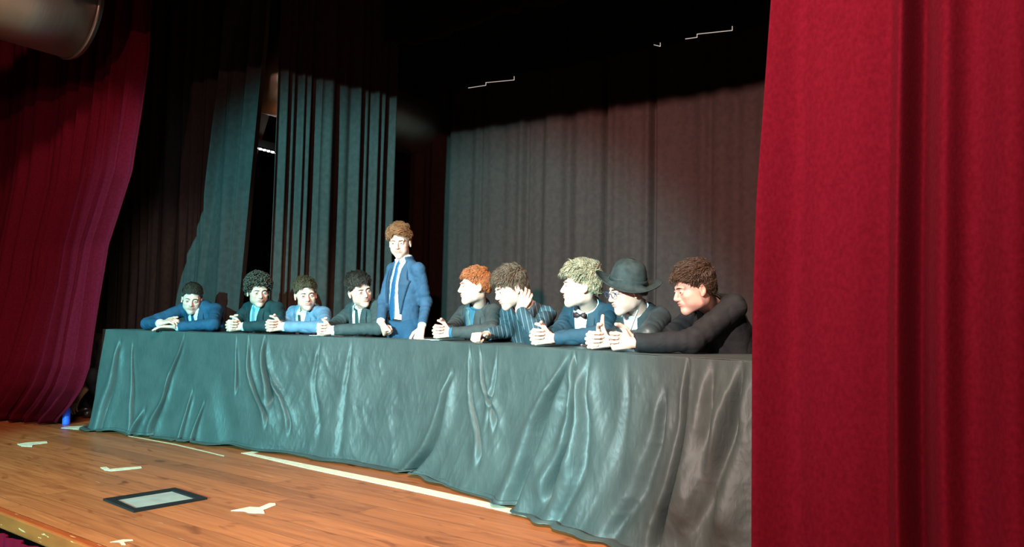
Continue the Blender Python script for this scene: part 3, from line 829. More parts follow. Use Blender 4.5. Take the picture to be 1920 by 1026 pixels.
# hands ------------------------------------------------------------
def hand_prims(Wp, d, s, n, curl, thumb, k=1.0, spread=0.06):
    """returns capsule list; Wp wrist, d towards the fingers, s towards the thumb, n out of the back of the hand"""
    d, s, n = map(unit, (d, s, n)); pr = []
    offs = [.029, .010, -.009, -.027]; lens = [(.040, .024, .020), (.044, .027, .021), (.040, .025, .020), (.031, .019, .018)]
    pal = []; fin = []
    for i in range(4):
        K = Wp + (d * (.088 - .003 * abs(i - 1.2)) + s * offs[i]) * k
        pal.append((Wp + (s * offs[i] * .55 + d * .012) * k, K, .0125 * k, .0105 * k))
        c = curl[i] if hasattr(curl[0], '__len__') else curl
        ang = 0; p = K; ch = []
        sd = unit(d + s * spread * (1.2 - i))
        for j, Ls in enumerate(lens[i]):
            ang += math.radians(c[j]); dr = sd * math.cos(ang) - n * math.sin(ang); q = p + dr * Ls * k
            r0 = (.0092, .0084, .0076, .0068)
            ch.append((p, q, r0[j] * k, r0[j+1] * k)); p = q
        fin.append(ch)
    B = Wp + (d * .018 + s * .020 - n * .006) * k
    p = B; ch = []
    for (td, ts, tn), Ls, r0, r1 in zip(thumb, (.044, .033, .027), (.0145, .0105, .0098), (.0108, .0098, .0082)):
        dr = unit(d * td + s * ts + n * tn); q = p + dr * Ls * k; ch.append((p, q, r0 * k, r1 * k)); p = q
    fin.append(ch)
    return pal, fin
def hand_sdf(p, H):
    pal, fin = H; d = None
    for a, b, r0, r1 in pal:
        c = capsule(p, a, b, r0, r1); d = c if d is None else smin(d, c, .012)
    for ch in fin:
        e = None
        for a, b, r0, r1 in ch:
            c = capsule(p, a, b, r0, r1); e = c if e is None else smin(e, c, .0025)
        d = smin(d, e, .005)
    return d
THUMB_UP = ((.55, .75, .1), (.85, .45, -.15), (.95, .15, -.2))
THUMB_TOP = ((.5, .8, -.25), (.75, .4, -.6), (.6, .1, -.8))

def merge(parts):
    V = []; Q = []; C = []; o = 0
    for v, q, c in parts:
        if not len(v): continue
        V.append(v); Q.append(q + o); C.append(c); o += len(v)
    return np.concatenate(V), np.concatenate(Q), np.concatenate(C)

def shaded_lap_mat(m):  # darker copy of the jacket cloth, painting in the lapel's relief shading
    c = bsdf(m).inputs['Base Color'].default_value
    return fabric('shaded_lapel_' + m.name, (c[0] * .72, c[1] * .72, c[2] * .74), .65, 0, .1, 800)
def make_person(P):
    label = P['label']; base = np.array(P.get('skin', (.64, .36, .285)))
    sc = P.get('scale', 1.0)
    hp = np.array(P['head']); HF = head_frame(hp, *P['face'])
    hs = P.get('hscale', .95)
    Rs, Ls = np.array(P['shR']), np.array(P['shL'])
    mid = (Rs + Ls) / 2
    pel = np.array(P['pelvis'])
    Nb = mid + np.array([0, 0, .03])                     # base of the neck
    Xt = unit(Rs - Ls); Zt = unit(mid - pel); Xt = unit(Xt - Zt * Xt.dot(Zt)); Yt = np.cross(Zt, Xt)
    TF = frame_from(Xt, Yt, Zt); LT = np.linalg.norm(mid - pel)
    root = thing('person', (float(pel[0]), float(pel[1]), 0), label, 'person', P.get('group'))
    rl = np.array(root.location)
    def put(name, V, Q, m, par=root, col=None, smooth=True, basis=rl):
        V = V - basis
        return link(name, raw_mesh(name, V, Q, smooth, col), m, par)
    tH = lambda p: (((p - hp.astype(f4)) @ HF.astype(f4)) / hs).astype(f4)
    tT = lambda p: ((p - mid.astype(f4)) @ TF.astype(f4)).astype(f4)
    # --- arms
    arms = []
    for sd, S, a in (('R', Rs, P['armR']), ('L', Ls, P['armL'])):
        Wr = np.array(a['wrist']); hn = np.array(a['hint'])
        if P.get('seated', True):
            ray = (hn - CAM) / np.dot(hn - CAM, Fh); best = None
            fs_, fw_ = np.dot(S - CAM, Fh), np.dot(Wr - CAM, Fh)
            for f_ in np.linspace(min(fs_, fw_) - .22, max(fs_, fw_) + .22, 60):
                e = CAM + ray * f_; c_ = (np.linalg.norm(S - e) - .26 * sc) ** 2 + (np.linalg.norm(Wr - e) - .25 * sc) ** 2 + 2 * max(0, TZ + .048 - e[2]) ** 2
                if best is None or c_ < best[0]: best = (c_, e)
            E = best[1]; E[2] = max(E[2], TZ + .048)
        else: E = ik(S, Wr, hn, .265 * sc, .235 * sc)
        arms.append((sd, S, E, Wr, a))
    # --- neck
    nk0 = mid - Zt * .02 - Yt * .01; nk1 = hp + HF @ np.array([0, -.022, -.055]) * hs
    ndir = unit(nk1 - nk0); clen = max(.062, min(.100, .60 * np.linalg.norm(nk1 - nk0)))
    # --- body islands: head and neck; forearms and hands; trunk and legs
    def f_head(p):
        d = head_sdf(tH(p), P) * hs
        d = smin(d, capsule(p, nk0, nk1, .050 * sc, .046 * sc), .020)
        return d
    lo = np.minimum(hp - .15, nk0 - .08); hi = np.maximum(hp + .15, nk0 + .08)
    V, Q = sdf_mesh(f_head, lo, hi, P.get('hres', .0026))
    q = tH(V.astype(f4)); col = skin_color(q, base, P)
    stub = (q[:, 2] > hairline(q[:, 1]) - .004)
    hc = np.array(P['hair']['col']) * .9
    col[stub] = base * .3 + hc * .7
    parts = [(V, Q, col)]
    for sd, S, E, Wr, a in arms:
        H = a['hand']; fd = unit(Wr - E)
        a0 = E + (Wr - E) * .35
        def f_arm(p):
            c = capsule(p, a0, Wr, .029 * sc, .0235 * sc)
            return smin(c, hand_sdf(p, H), .014)
        pts = np.array([a0, Wr] + [x for ch in H[0:1] for c in ch for x in c[:2]] + [x for ch in H[1] for c in ch for x in c[:2]])
        V, Q = sdf_mesh(f_arm, pts.min(0) - .045, pts.max(0) + .045, .0026)
        c = np.tile(base * np.array([1.0, .97, .95]), (len(V), 1))
        tips = [ch[-1][1] for ch in H[1]]
        for t_ in tips:
            k = np.exp(-((V - t_) ** 2).sum(1) / .013 ** 2)[:, None] * .35; c = c * (1 - k) + base * np.array([1, .72, .68]) * k
        parts.append((V, Q, c))
    # legs
    fwd = unit(np.array([Yt[0], Yt[1], 0])); sdv = unit(np.array([Xt[0], Xt[1], 0]))
    legs = []
    if P.get('legs', 'sit') == 'sit':
        for s in (1, -1):
            hip = pel + sdv * .085 * s; kn = hip + fwd * .40 * sc + sdv * .05 * s; kn[2] = .50; an = kn - fwd * .04 + 0; an[2] = .09; legs.append((hip, kn, an))
    elif P['legs'] == 'stand':
        for s in (1, -1):
            hip = pel + sdv * .085 * s; an = hip + fwd * .05 + sdv * .02 * s; an[2] = .09; kn = (hip + an) / 2 + fwd * .02; legs.append((hip, kn, an))
    else: legs = [tuple(map(np.array, l)) for l in P['legs']]
    def f_core(p):
        d = capsule(p, mid - Zt * .06 - Yt * .02, pel, .055 * sc, .07 * sc)
        for sd, S, E, Wr, a in arms:
            d = smin(d, capsule(p, mid - Zt * .06, S - Zt * .02, .028, .020), .02)
            d = smin(d, capsule(p, S - Zt * .02, E, .022 * sc, .024 * sc), .015); d = smin(d, capsule(p, E, E + (Wr - E) * .5, .028 * sc, .026 * sc), .01)
        for hip, kn, an in legs:
            d = smin(d, capsule(p, hip, kn, .065, .05), .03); d = smin(d, capsule(p, kn, an, .048, .034), .01)
            d = smin(d, capsule(p, an - np.array([0, 0, .04]), an + fwd * .13 - np.array([0, 0, .05]), .03, .025), .02)
        return d
    allp = np.array([mid, pel] + [x for l in legs for x in l] + [x for A in arms for x in A[1:4]])
    V, Q = sdf_mesh(f_core, allp.min(0) - .2, allp.max(0) + .2, .012)
    parts.append((V, Q, np.tile(base, (len(V), 1))))
    V, Q, C = merge(parts)
    put('body', V, Q, SKIN, col=C)
    # --- eyes
    for s in (1, -1):
        rr = .0132; vs = []; fs = []; cs = []
        n1_, n2_ = 16, 12
        look = unit(HF @ np.array([P.get('look', 0.0), 1.0, -.08]))
        fx = unit(np.cross(look, (0, 0, 1.0))); fy = np.cross(fx, look)
        c0 = hp + HF @ (np.array([.031 * s, .0745, -.001]) * hs)
        for i in range(n2_ + 1):
            a = PI * i / n2_
            for k in range(n1_):
                b = 2 * PI * k / n1_
                vs.append(c0 + (look * math.cos(a) + (fx * math.cos(b) + fy * math.sin(b)) * math.sin(a)) * rr * hs)
                cs.append((.01, .01, .01) if i < 2 else ((.10, .06, .035) if i < 3 else (.42, .39, .37)))
        for i in range(n2_):
            for k in range(n1_): fs.append((i*n1_+k, i*n1_+(k+1) % n1_, (i+1)*n1_+(k+1) % n1_, (i+1)*n1_+k))
        put('eye', np.array(vs), np.array(fs), EYE, col=np.array(cs))
    # --- brows
    for s in (1, -1):
        a = [(.012, .093, .0175), (.024, .092, .0205), (.036, .085, .0205), (.046, .074, .0155)]
        pts = [hp + HF @ (np.array([x * s, y, z]) * hs) for x, y, z in a]
        b = MB().tube([p - rl for p in pts], [.0022, .0030, .0026, .0012], 6)
        link('eyebrow', raw_mesh('eyebrow', np.array(b.v), b.f, True, np.tile(np.array(P['hair']['col']) * .7, (len(b.v), 1))), HAIR, root)
    # --- hair
    hst = dict(P['hair']); hst['wide'] = P.get('wide', 1.0)
    if not P.get('nohair'):
        V, Q = sdf_mesh(lambda q: hair_cap_sdf(q, hst), (-.14, -.17, -.10), (.14, .15, .19), .003)
        sh = .8 + .15 * vnoise(V * np.array([140, 60, 60]))
        C1 = np.array(hst['col'])[None] * sh[:, None]
        V2, F2, C2 = tufts(hst, int(hst.get('n', 420) * (5 if hst.get('curly') else 9)), P.get('seed', 1), V, Q)
        Vh, Qh, Ch = merge([(V, Q, C1), (V2, F2, C2)])
        put('hair', hp + (Vh * hs) @ HF.T, Qh, HAIR, col=np.clip(Ch, 0, 1))
    # --- clothes
    O = P['outfit']; bw = P.get('build', 1.0) * sc
    prof = np.array([(.06, .060, .055), (.02, .085, .070), (-.04, .135, .090), (-.10, .150, .105), (-.20, .146, .108), (-.32, .140, .104), (-.42, .148, .108), (-.60, .160, .115)])
    prof = prof[::-1]
    def torso(q, grow=0.0, bot=-.55):
        a = np.interp(q[:, 2], prof[:, 0], prof[:, 1]).astype(f4) * bw; b = np.interp(q[:, 2], prof[:, 0], prof[:, 2]).astype(f4) * bw
        k0 = np.sqrt((q[:, 0] / a) ** 2 + (q[:, 1] / b) ** 2) + 1e-5
        k1 = np.sqrt((q[:, 0] / (a*a)) ** 2 + (q[:, 1] / (b*b)) ** 2) + 1e-5
        d = k0 * (k0 - 1) / k1
        d = smax(d * .9, q[:, 2] - .045, .04)
        return smax(d, bot - q[:, 2], .01) - grow
    fabr = O['mat']
    wseed = P.get('seed', 1) * 3.7
    def wrinkle(p, amp):
        pp = p.astype(np.float64)
        a = vnoise(np.stack([pp[:, 0] * 16 + pp[:, 2] * 14, pp[:, 1] * 13, pp[:, 2] * 7 - pp[:, 0] * 9 + wseed], -1))
        b = vnoise(np.stack([pp[:, 0] * 34 - pp[:, 2] * 26, pp[:, 1] * 26, pp[:, 2] * 30 + wseed], -1))
        return amp * (1.15 * (1 - 2.2 * np.sqrt(np.abs(a) + .02)) + .12 * b)
    cuff_cut = {}
    def sleeves(p, d, g=0.0, blend=.035):
        for sd, S, E, Wr, a in arms:
            c0 = capsule(p, mid + Zt * .01 + Xt * (.05 if sd == 'R' else -.05), S - Zt * .008, .045 * bw + g, .044 * bw + g)
            d = smin(d, c0, .045)
            c1, h1 = capsule(p, S - Zt * .012, E, .050 * bw + g, .044 * bw + g, True)
            fd = unit(Wr - E); En = E + fd * (np.linalg.norm(Wr - E) - O.get('cuff', .015))
            c2, h2 = capsule(p, E, En, .043 * bw + g, .035 * bw + g, True)
            # fold rings near the elbow
            r1 = .0018 * np.sin(h1 * 34 + 2.0 * vnoise(p.astype(np.float64) * 18 + wseed)) * sstep(.35, .95, h1)
            r2 = .0018 * np.sin(h2 * 30 + 2.0 * vnoise(p.astype(np.float64) * 18 + wseed)) * (1 - sstep(.1, .75, h2))
            arm = smin(c1 + r1, c2 + r2, .022)
            arm = smax(arm, ((p - En.astype(f4)) @ fd.astype(f4)), .004) 
            d = smin(d, arm, blend)
        return d
    nkc = lambda p, r: capsule(p, nk0 - ndir * .03, nk1, r, r)
    vz = np.array([-.60, O.get('vbot', -.30), -.15, 0.0, .08]) if not O.get('open') else np.array([-.60, -.30, -.15, 0, .08])
    vw = np.array([-.02, .0, .040, .060, .07]) if not O.get('open') else np.array(O['open'])
    if not O.get('open'): vw = np.array([-.02, .0, .044, .068, .080])
    vx = O.get('vx', 0.0)
    def vcut(q): 
        wv = np.interp(q[:, 2], vz, vw).astype(f4)
        return np.maximum(np.abs(q[:, 0] - vx) - wv, .015 - q[:, 1])
    pts = np.array([mid, pel, Rs, Ls] + [x for A in arms for x in A[2:4]])
    lo, hi = pts.min(0) - .19, pts.max(0) + .19
    bot = -LT - O.get('hem', .06)
    def f_jacket(p):
        q = tT(p); d = torso(q, .010, bot)
        if O.get('open') is not None or O.get('vneck', True): d = smax(d, -vcut(q), .006)
        d = sleeves(p, d, 0.0, .024); calm = .25 + .75 * sstep(.07, .14, np.maximum(np.abs(q[:, 0]), -q[:, 1] + .05)); d = d + wrinkle(p, O.get('fold', .004)) * calm
        d = smax(d, -nkc(p, .060 if O.get('vneck', True) else .056), .008)
        return d
    if O['kind'] in ('suit', 'robe', 'tee'):
        V, Q = sdf_mesh(f_jacket, lo, hi, O.get('res', .0048))
        cj = O.get('jcol'); jk = put('jacket' if O['kind'] == 'suit' else ('robe' if O['kind'] == 'robe' else 't_shirt'), V, Q, fabr)
    if O['kind'] == 'tee':
        pass
    if O['kind'] == 'suit':
        lm = O.get('lapmat') or shaded_lap_mat(fabr)
        for s in (1, -1):
            def f_lap(p):
                q = tT(p); dd = torso(q, .010, bot) + wrinkle(p, O.get('fold', .004)) * .25
                x = (q[:, 0] - vx) * s; wv = np.interp(q[:, 2], vz, vw)
                zz = q[:, 2]; zb = O.get('lapbot', -.28)
                lw = np.interp(zz, [zb, -.10, -.075, -.07, .0, .05], [.004, .060, .064, .050, .034, .03])
                band = np.maximum(wv - .002 - x, x - wv - lw)
                dd = smax(np.abs(dd - .004) - .0065, band, .002)
                dd = np.maximum(dd, .0 - q[:, 1] - .02); dd = np.maximum(dd, zb - zz); dd = np.maximum(dd, zz - .045)
                return np.maximum(dd, -nkc(p, .058))
            V, Q = sdf_mesh(f_lap, mid - .36, mid + .22, .0036, 1.8)
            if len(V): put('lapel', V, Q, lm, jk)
        # collar of the jacket behind the neck
        def f_col(p):
            q = tT(p); c = capsule(p, nk0 - ndir * .03, nk1, .066, .062)
            dd = np.abs(c) - .0045
            al = (p - nk0.astype(f4)) @ ndir.astype(f4)
            dd = np.maximum(dd, al - (clen - .014)); dd = np.maximum(dd, .005 - al)
            return smax(dd, q[:, 1] - .025, .004)
        V, Q = sdf_mesh(f_col, nk0 - .12, nk0 + .15, .0034)
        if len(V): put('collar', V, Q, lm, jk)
    sm = O.get('shirt')
    if sm:
        sb = -LT - .04
        def f_shirt(p):
            q = tT(p); d = torso(q, -.002, sb)
            d = smin(d, capsule(p, mid - Zt * .01, nk0 + ndir * (clen - .032), .07 * bw, .058), .03)
            d = d + wrinkle(p, .0018)
            d = smax(d, ((p - nk0.astype(f4)) @ ndir.astype(f4)) - (clen - .010), .003)
            return smax(d, -nkc(p, .0535), .003)
        def f_scol(p):
            c = nkc(p, .0565); dd = np.abs(c) - .0035
            al = (p - nk0.astype(f4)) @ ndir.astype(f4); q = tT(p)
            wing = np.abs(q[:, 0]) * .35
            dd = np.maximum(dd, al - clen + np.where(q[:, 1] > 0, np.clip(.02 - np.abs(q[:, 0]), 0, .02) * .9, 0))
            return np.maximum(dd, .0 - al)
        def f_wing(p):
            q = tT(p); ax = np.abs(q[:, 0])
            m = np.stack([ax, q[:, 1], q[:, 2]], -1).astype(f4)
            k = tT(nk0[None].astype(f4) + (ndir * (clen - .017)).astype(f4))[0]
            yb = k[1] + .060
            return capsule(m, (.012, yb - .002, k[2] - .004), (.040, yb - .008, k[2] - .040), .010, .005) 
        V1, Q1 = sdf_mesh(f_shirt, mid - .62, mid + .2, .006)
        V2, Q2 = sdf_mesh(f_scol, nk0 - .12, nk0 + .16, .003)
        V3, Q3 = sdf_mesh(f_wing, nk0 - .12, nk0 + .16, .003)
        V, Q, _ = merge([(V1, Q1, V1), (V2, Q2, V2), (V3, Q3, V3)])
        sh = put('shirt', V, Q, sm)
        if O.get('cuffs', True):
            for sd, S, E, Wr, a in arms:
                fd = unit(Wr - E); c1_ = Wr + fd * .004; c0_ = Wr - fd * .05
                b = MB(); b.tube([c0_ - rl, c1_ - rl], [.032 * bw, .031 * bw], 20, caps=True)
                link('cuff', raw_mesh('cuff', np.array(b.v), b.f), O.get('cuffmat', sm), sh)
    if O.get('tie'):
        k = tT(nk0[None].astype(f4) + (ndir * (clen - .022)).astype(f4))[0]; tx = O.get('tx', 0.0); tb = O.get('tiebot', -.30)
        def f_tie(p):
            q = tT(p)
            d = torso(q, -.002, -.6); d = smin(d, capsule(p, mid - Zt * .01, nk0 + ndir * .03, .07 * bw, .058), .03)
            xc = tx * sstep(k[2] - .03, tb, q[:, 2])
            hw = np.interp(q[:, 2], [tb - .03, tb, k[2] - .04, k[2]], [.002, .034, .013, .012])
            dd = np.maximum(np.abs(d - .003) - .004, np.abs(q[:, 0] - xc) - hw); dd = np.maximum(dd, -q[:, 1])
            dd = np.maximum(dd, q[:, 2] - (k[2] - .012)); dd = np.maximum(dd, tb - .03 - q[:, 2])
            m = ell(q, (0, k[1] + .058, k[2] - .010), (.017, .011, .020))
            return smin(dd, m, .006)
        V, Q = sdf_mesh(f_tie, mid - .55, mid + .2, .0034, 1.8)
        if len(V): put('tie', V, Q, O['tie'])
    # trousers and shoes
    tm = O.get('trousers', dark_trousers)
    def f_tr(p):
        q = tT(p)
        d = ell(p, pel - np.array([0, 0, .01]), (.15 * bw, .15 * bw, .12))
        if P.get('legs') == 'stand': d = smin(torso(q, -.001, -LT - .05) , d, .03); d = np.maximum(d, (q[:, 2] + LT - .045))
        for hip, kn, an in legs:
            d = smin(d, capsule(p, hip, kn, .092 * bw, .072 * bw), .03); d = smin(d, capsule(p, kn, an, .07 * bw, .055 * bw), .012)
        return d + wrinkle(p, .003)
    lp = np.array([x for l in legs for x in l] + [pel])
    V, Q = sdf_mesh(f_tr, lp.min(0) - .2, lp.max(0) + .2, .007 if P.get('legs') == 'stand' else .014)
    put('trousers', V, Q, tm)
    if P.get('legs') == 'stand':
        b = MB(); 
        R_ = []
        for k in range(40):
            a = 2 * PI * k / 40; r_ = np.array([math.cos(a) * .150 * bw, math.sin(a) * .110 * bw, -LT + .045])
            R_.append(mid + TF @ r_ - rl)
        for o_ in (-.014, .014):
            for v in R_: b.v.append(tuple(v + Zt * o_))
        b.f = [(i, (i + 1) % 40, 40 + (i + 1) % 40, 40 + i) for i in range(40)]
        o = link('belt', raw_mesh('belt', np.array(b.v), b.f), black_metal, root); s_ = o.modifiers.new('t', 'SOLIDIFY'); s_.thickness = .006
    for hip, kn, an in legs:
        def f_sh(p):
            a0 = an + np.array([0, 0, -.04]) - fwd * .03; a1 = an + fwd * .16 + np.array([0, 0, -.05])
            d = capsule(p, a0, a1, .042, .036); d = smin(d, capsule(p, an, an - np.array([0, 0, .05]), .045, .04), .03)
            return smax(d, -p[:, 2] + .002, .004)
        V, Q = sdf_mesh(f_sh, an - .25, an + .25, .010)
        put('shoe', V, Q, O.get('shoes', shoe_mat))
    return dict(root=root, rl=rl, hp=hp, HF=HF, hs=hs, TF=TF, mid=mid, put=put, nk0=nk0, ndir=ndir, Zt=Zt, Yt=Yt, Xt=Xt, arms=arms)
dark_trousers = fabric('dark_trouser_cloth', (.02, .024, .03), .85, 0, .1, 700)
shoe_mat = mat('black_shoe_leather', (.015, .015, .015), .35, .5)

# ---- clasped hands: returns the two wrists and hand shapes
def clasp(C, ER, EL, fwd, k=.98, tight=1.0, up=None, thumbs=(THUMB_TOP, THUMB_TOP), pull=.9, curl=(62, 62, 38)):
    up = np.array([0, 0, 1.0]) if up is None else unit(up)
    out = []
    for sd, E, th, dz in (('R', ER, thumbs[0], .005), ('L', EL, thumbs[1], -.005)):
        d = unit(C - E); d[2] = 0; d = unit(unit(d) + fwd * pull)
        s = unit(up - d * up.dot(d))
        n = np.cross(d, s) if sd == 'R' else np.cross(s, d)
        Wp = C - d * .062 * k + n * .021 * tight + s * dz
        out.append((Wp - d * .004, hand_prims(Wp, d, s, n, curl, th, k)))
    return out
def flat(Wp, d, n, sd, k=.98, curl=(25, 30, 20), thumb=THUMB_UP):
    d = unit(d); n = unit(n - d * np.dot(n, d)); s = np.cross(n, d) if sd == 'R' else np.cross(d, n)
    return hand_prims(Wp, d, s, n, curl, thumb, k)
# ---------------------------------------------------------------- the cast
def inward_at(px, f):
    P = W(px, 600, f)[:2]; k = np.argmin(((_path - P) ** 2).sum(1)); s = _sl[k]
    n = -path_out(np.array([max(s, .85)]))[0]; return np.array([n[0], n[1], 0.0])
def suit(name, c, **kw):
    d = dict(kind='suit', mat=fabric(name, c, .8, 0, .12, 700)); d.update(kw); return d
white_shirt = mat('white_shirt_cotton', (.62, .64, .66), .8, .2); add_bump(white_shirt, (30,)*3, 1, .2, .003, 3)
def tiem(name, c, rough=.5): return mat(name, c, rough, .4)
def hair(col, **kw):
    d = dict(col=col, side=.006, top=.016, lside=.014, ltop=.034, lift=.008, flow=(.2, 1, 0), messy=.3, n=420, rough=.003); d.update(kw); return d
def seated_person(label, head, face, shR, shL, eR, eL, C, outfit, hair, back=.22, plz=.52, **kw):
    """pixels and distances of the joints as seen in the photo"""
    hp = W(*head); R = W(*shR); L_ = W(*shL); mid = (R + L_) / 2
    nin = inward_at(C[0], C[2]); fwd = -nin
    pel = mid + nin * back; pel[2] = plz
    c = W(*C)
    ER = W(*eR); EL = W(*eL)
    hands = kw.pop('hands', None)
    if hands is None:
        (wR, hR), (wL, hL) = clasp(c, ER, EL, fwd, **kw.pop('clasp', {}))
    else: (wR, hR), (wL, hL) = hands(c, ER, EL, fwd)
    P = dict(label=label, head=hp, face=face, shR=R, shL=L_, pelvis=pel, hair=hair, outfit=outfit,
             armR=dict(wrist=wR, hint=ER, hand=hR), armL=dict(wrist=wL, hint=EL, hand=hL))
    P.update(kw)
    return make_person(P)

# 1 blue suit at the left end, hand laid over the other forearm
def hands_one(c, ER, EL, fwd):
    x = unit(W(340, 600, 5.5) - W(300, 600, 5.5)); x[2] = 0; x = unit(x)
    wl = W(332, 611, 5.52); wl[2] = TZ + .036; dl = unit(-x * 1.0 + fwd * .25)
    hl = flat(wl, dl, np.array([0, 0, 1.0]), 'L', curl=(8, 18, 12))
    wr = W(301, 609, 5.50); wr[2] = TZ + .058; dr = unit(x * 1.0 + fwd * .12 + np.array([0, 0, .28]))
    hr = flat(wr, dr, np.array([0, 0, 1.0]) - fwd * -.5, 'R', curl=(38, 45, 25), thumb=THUMB_UP)
    return (wr, hr), (wl, hl)
p1 = seated_person('person in a bright blue suit at the left end, one hand over the other', (360, 560, 5.76), (2, 16, 3), (345, 578, 5.90), (405, 580, 5.74), (276, 607, 5.62), (400, 608, 5.42), (315, 608, 5.5),
    suit('bright_blue_suit_cloth', (.014, .050, .098), shirt=white_shirt, tie=tiem('dark_blue_tie', (.01, .04, .09)), fold=.003),
    hair((.035, .030, .022), side=.004, top=.011, ltop=.022, lside=.008, lift=.004, messy=.2), hands=hands_one, seed=1, look=.1, wide=.97)
# 2 curly hair
p2 = seated_person('person with curly dark hair in a dark green-black jacket and open collar, hands clasped', (484, 546, 5.54), (-12, 12, -4), (467, 576, 5.74), (520, 577, 5.52), (440, 606, 5.50), (524, 609, 5.22), (437, 611, 5.32),
    suit('dark_teal_jacket_cloth', (.012, .030, .034), shirt=mat('pale_blue_patterned_shirt', (.30, .45, .50), .8), tie=tiem('patterned_blue_tie', (.10, .19, .24)), vbot=-.34, cuffmat=white_shirt),
    hair((.042, .036, .026), curly=1, top=.020, side=.006, rough=.006, n=230, w=.0036, front=.6, line=-.006), back=.12, seed=2, look=-.1, hscale=.96)
# 3 light blue suit
p3 = seated_person('person with short hair in a pale blue suit and dark tie, fists held together', (573, 552, 5.33), (-8, 10, -7), (551, 584, 5.54), (606, 586, 5.30), (532, 612, 5.16), (610, 613, 4.98), (512, 611, 5.10),
    suit('pale_blue_suit_cloth', (.10, .165, .25), shirt=white_shirt, tie=tiem('dark_olive_tie', (.03, .035, .03)), fold=.004),
    hair((.085, .062, .034), side=.005, top=.010, ltop=.030, flow=(.6, 1, 0), messy=.35, lift=.012), seed=3)
# 4 leaning, grey suit
p4 = seated_person('person in a dark grey suit leaning on both forearms, left of the standing boy', (674, 545, 5.10), (-22, 14, -17), (662, 577, 5.34), (708, 574, 5.14), (630, 608, 5.05), (709, 615, 4.78), (606, 618, 4.92),
    suit('dark_grey_suit_cloth', (.036, .050, .052), shirt=white_shirt, tie=tiem('dark_green_tie', (.02, .05, .05)), fold=.003, vx=.01),
    hair((.034, .028, .022), side=.005, top=.016, ltop=.040, flow=(.3, .9, 0), lift=.014, messy=.4), seed=4, look=-.15, clasp=dict(pull=.3))
# 5 the standing boy
def standing():
    hp = W(750, 454, 4.98); R = W(737, 502, 5.08); L_ = W(785, 502, 4.88); mid = (R + L_) / 2
    pel = W(757, 612, 5.04)
    fw = unit(np.array([-(L_ - R)[1] * -1, (L_ - R)[0] * -1, 0]))
    Z = unit(mid - pel); X = unit(R - L_); Y = np.cross(Z, X); fwd = unit(np.array([Y[0], Y[1], 0]))
    wr = W(714, 604, 4.90); wl = W(791, 612, 4.78)
    dR = unit(W(723, 628, 4.86) - wr); hr = flat(wr, dR, fwd * .9 + X * .5, 'R', curl=(82, 95, 50), thumb=((.7, .6, .1), (.9, .1, -.3), (.8, -.3, -.5)))
    dL = unit(W(785, 634, 4.74) - wl); hl = flat(wl, dL, fwd * .7 - X * .2 + np.array([0, 0, .3]), 'L', curl=(50, 60, 35), thumb=((.6, .7, .1), (.9, .4, -.1), (.95, .2, -.2)))
    P = dict(build=.95, label='person standing in an open blue suit and blue tie, both hands resting on the table', head=hp, face=(14, 12, -2), shR=R, shL=L_, pelvis=pel, seated=False, legs='stand',
             hair=hair((.27, .105, .045), side=.006, top=.012, ltop=.046, flow=(.9, .9, 0), lift=.018, front=.45, messy=.4), seed=5, open_=1,
             armR=dict(wrist=wr, hint=W(714, 565, 5.20), hand=hr), armL=dict(wrist=wl, hint=W(806, 565, 5.0), hand=hl), scale=.90, hscale=.91, open=.0016, look=.15,
             outfit=suit('blue_suit_cloth', (.030, .064, .115), shirt=white_shirt, tie=tiem('mid_blue_tie', (.012, .07, .16)), tiebot=-.33, tx=.018, hem=.13,
                         open=(.082, .075, .062, .056, .07), lapbot=-.30, trousers=fabric('blue_trouser_cloth', (.014, .048, .095), .8, 0, .1, 700), fold=.0022, cuff=.012))
    return make_person(P)
p5 = standing()
# 6 ginger
p6 = seated_person('person with short ginger hair in a charcoal jacket and blue shirt, looking left', (890, 537, 4.60), (74, 2, 0), (870, 584, 4.86), (924, 583, 4.58), (852, 611, 4.50), (922, 621, 4.24), (826, 622, 4.46),
    suit('charcoal_jacket_cloth', (.040, .042, .042), shirt=mat('blue_shirt', (.03, .10, .15), .8), tie=tiem('patterned_grey_tie', (.09, .13, .13)), vbot=-.34, cuffmat=mat('blue_cuff', (.03, .12, .20), .8)),
    hair((.42, .11, .035), side=.006, top=.011, ltop=.032, lside=.012, flow=(0, 1, -.1), messy=.2, front=.4, line=-.004), seed=6, open=.001)
pinstripe = fabric('pinstripe_suit_cloth', (.030, .050, .064), .8, 0, .1, 700)
def _stripes(m):
    tc = N(m, 'ShaderNodeTexCoord'); mp = N(m, 'ShaderNodeMapping'); mp.inputs['Rotation'].default_value = (0, .25, -.6); L(m, tc.outputs['Object'], mp.inputs[0])
    wv = N(m, 'ShaderNodeTexWave', i_Scale=13.0, i_Distortion=.6); wv.inputs['Detail Scale'].default_value = .6; L(m, mp.outputs[0], wv.inputs['Vector'])
    r = N(m, 'ShaderNodeValToRGB'); e = r.color_ramp.elements; e[0].position = .90; e[0].color = (0, 0, 0, 1); e[1].position = .97; e[1].color = (1, 1, 1, 1); L(m, wv.outputs[0], r.inputs[0])
    old = bsdf(m).inputs['Base Color'].links[0].from_socket
    mx = N(m, 'ShaderNodeMixRGB'); L(m, r.outputs[0], mx.inputs[0]); L(m, old, mx.inputs[1]); mx.inputs[2].default_value = (.10, .15, .18, 1); L(m, mx.outputs[0], bsdf(m).inputs['Base Color'])
_stripes(pinstripe)
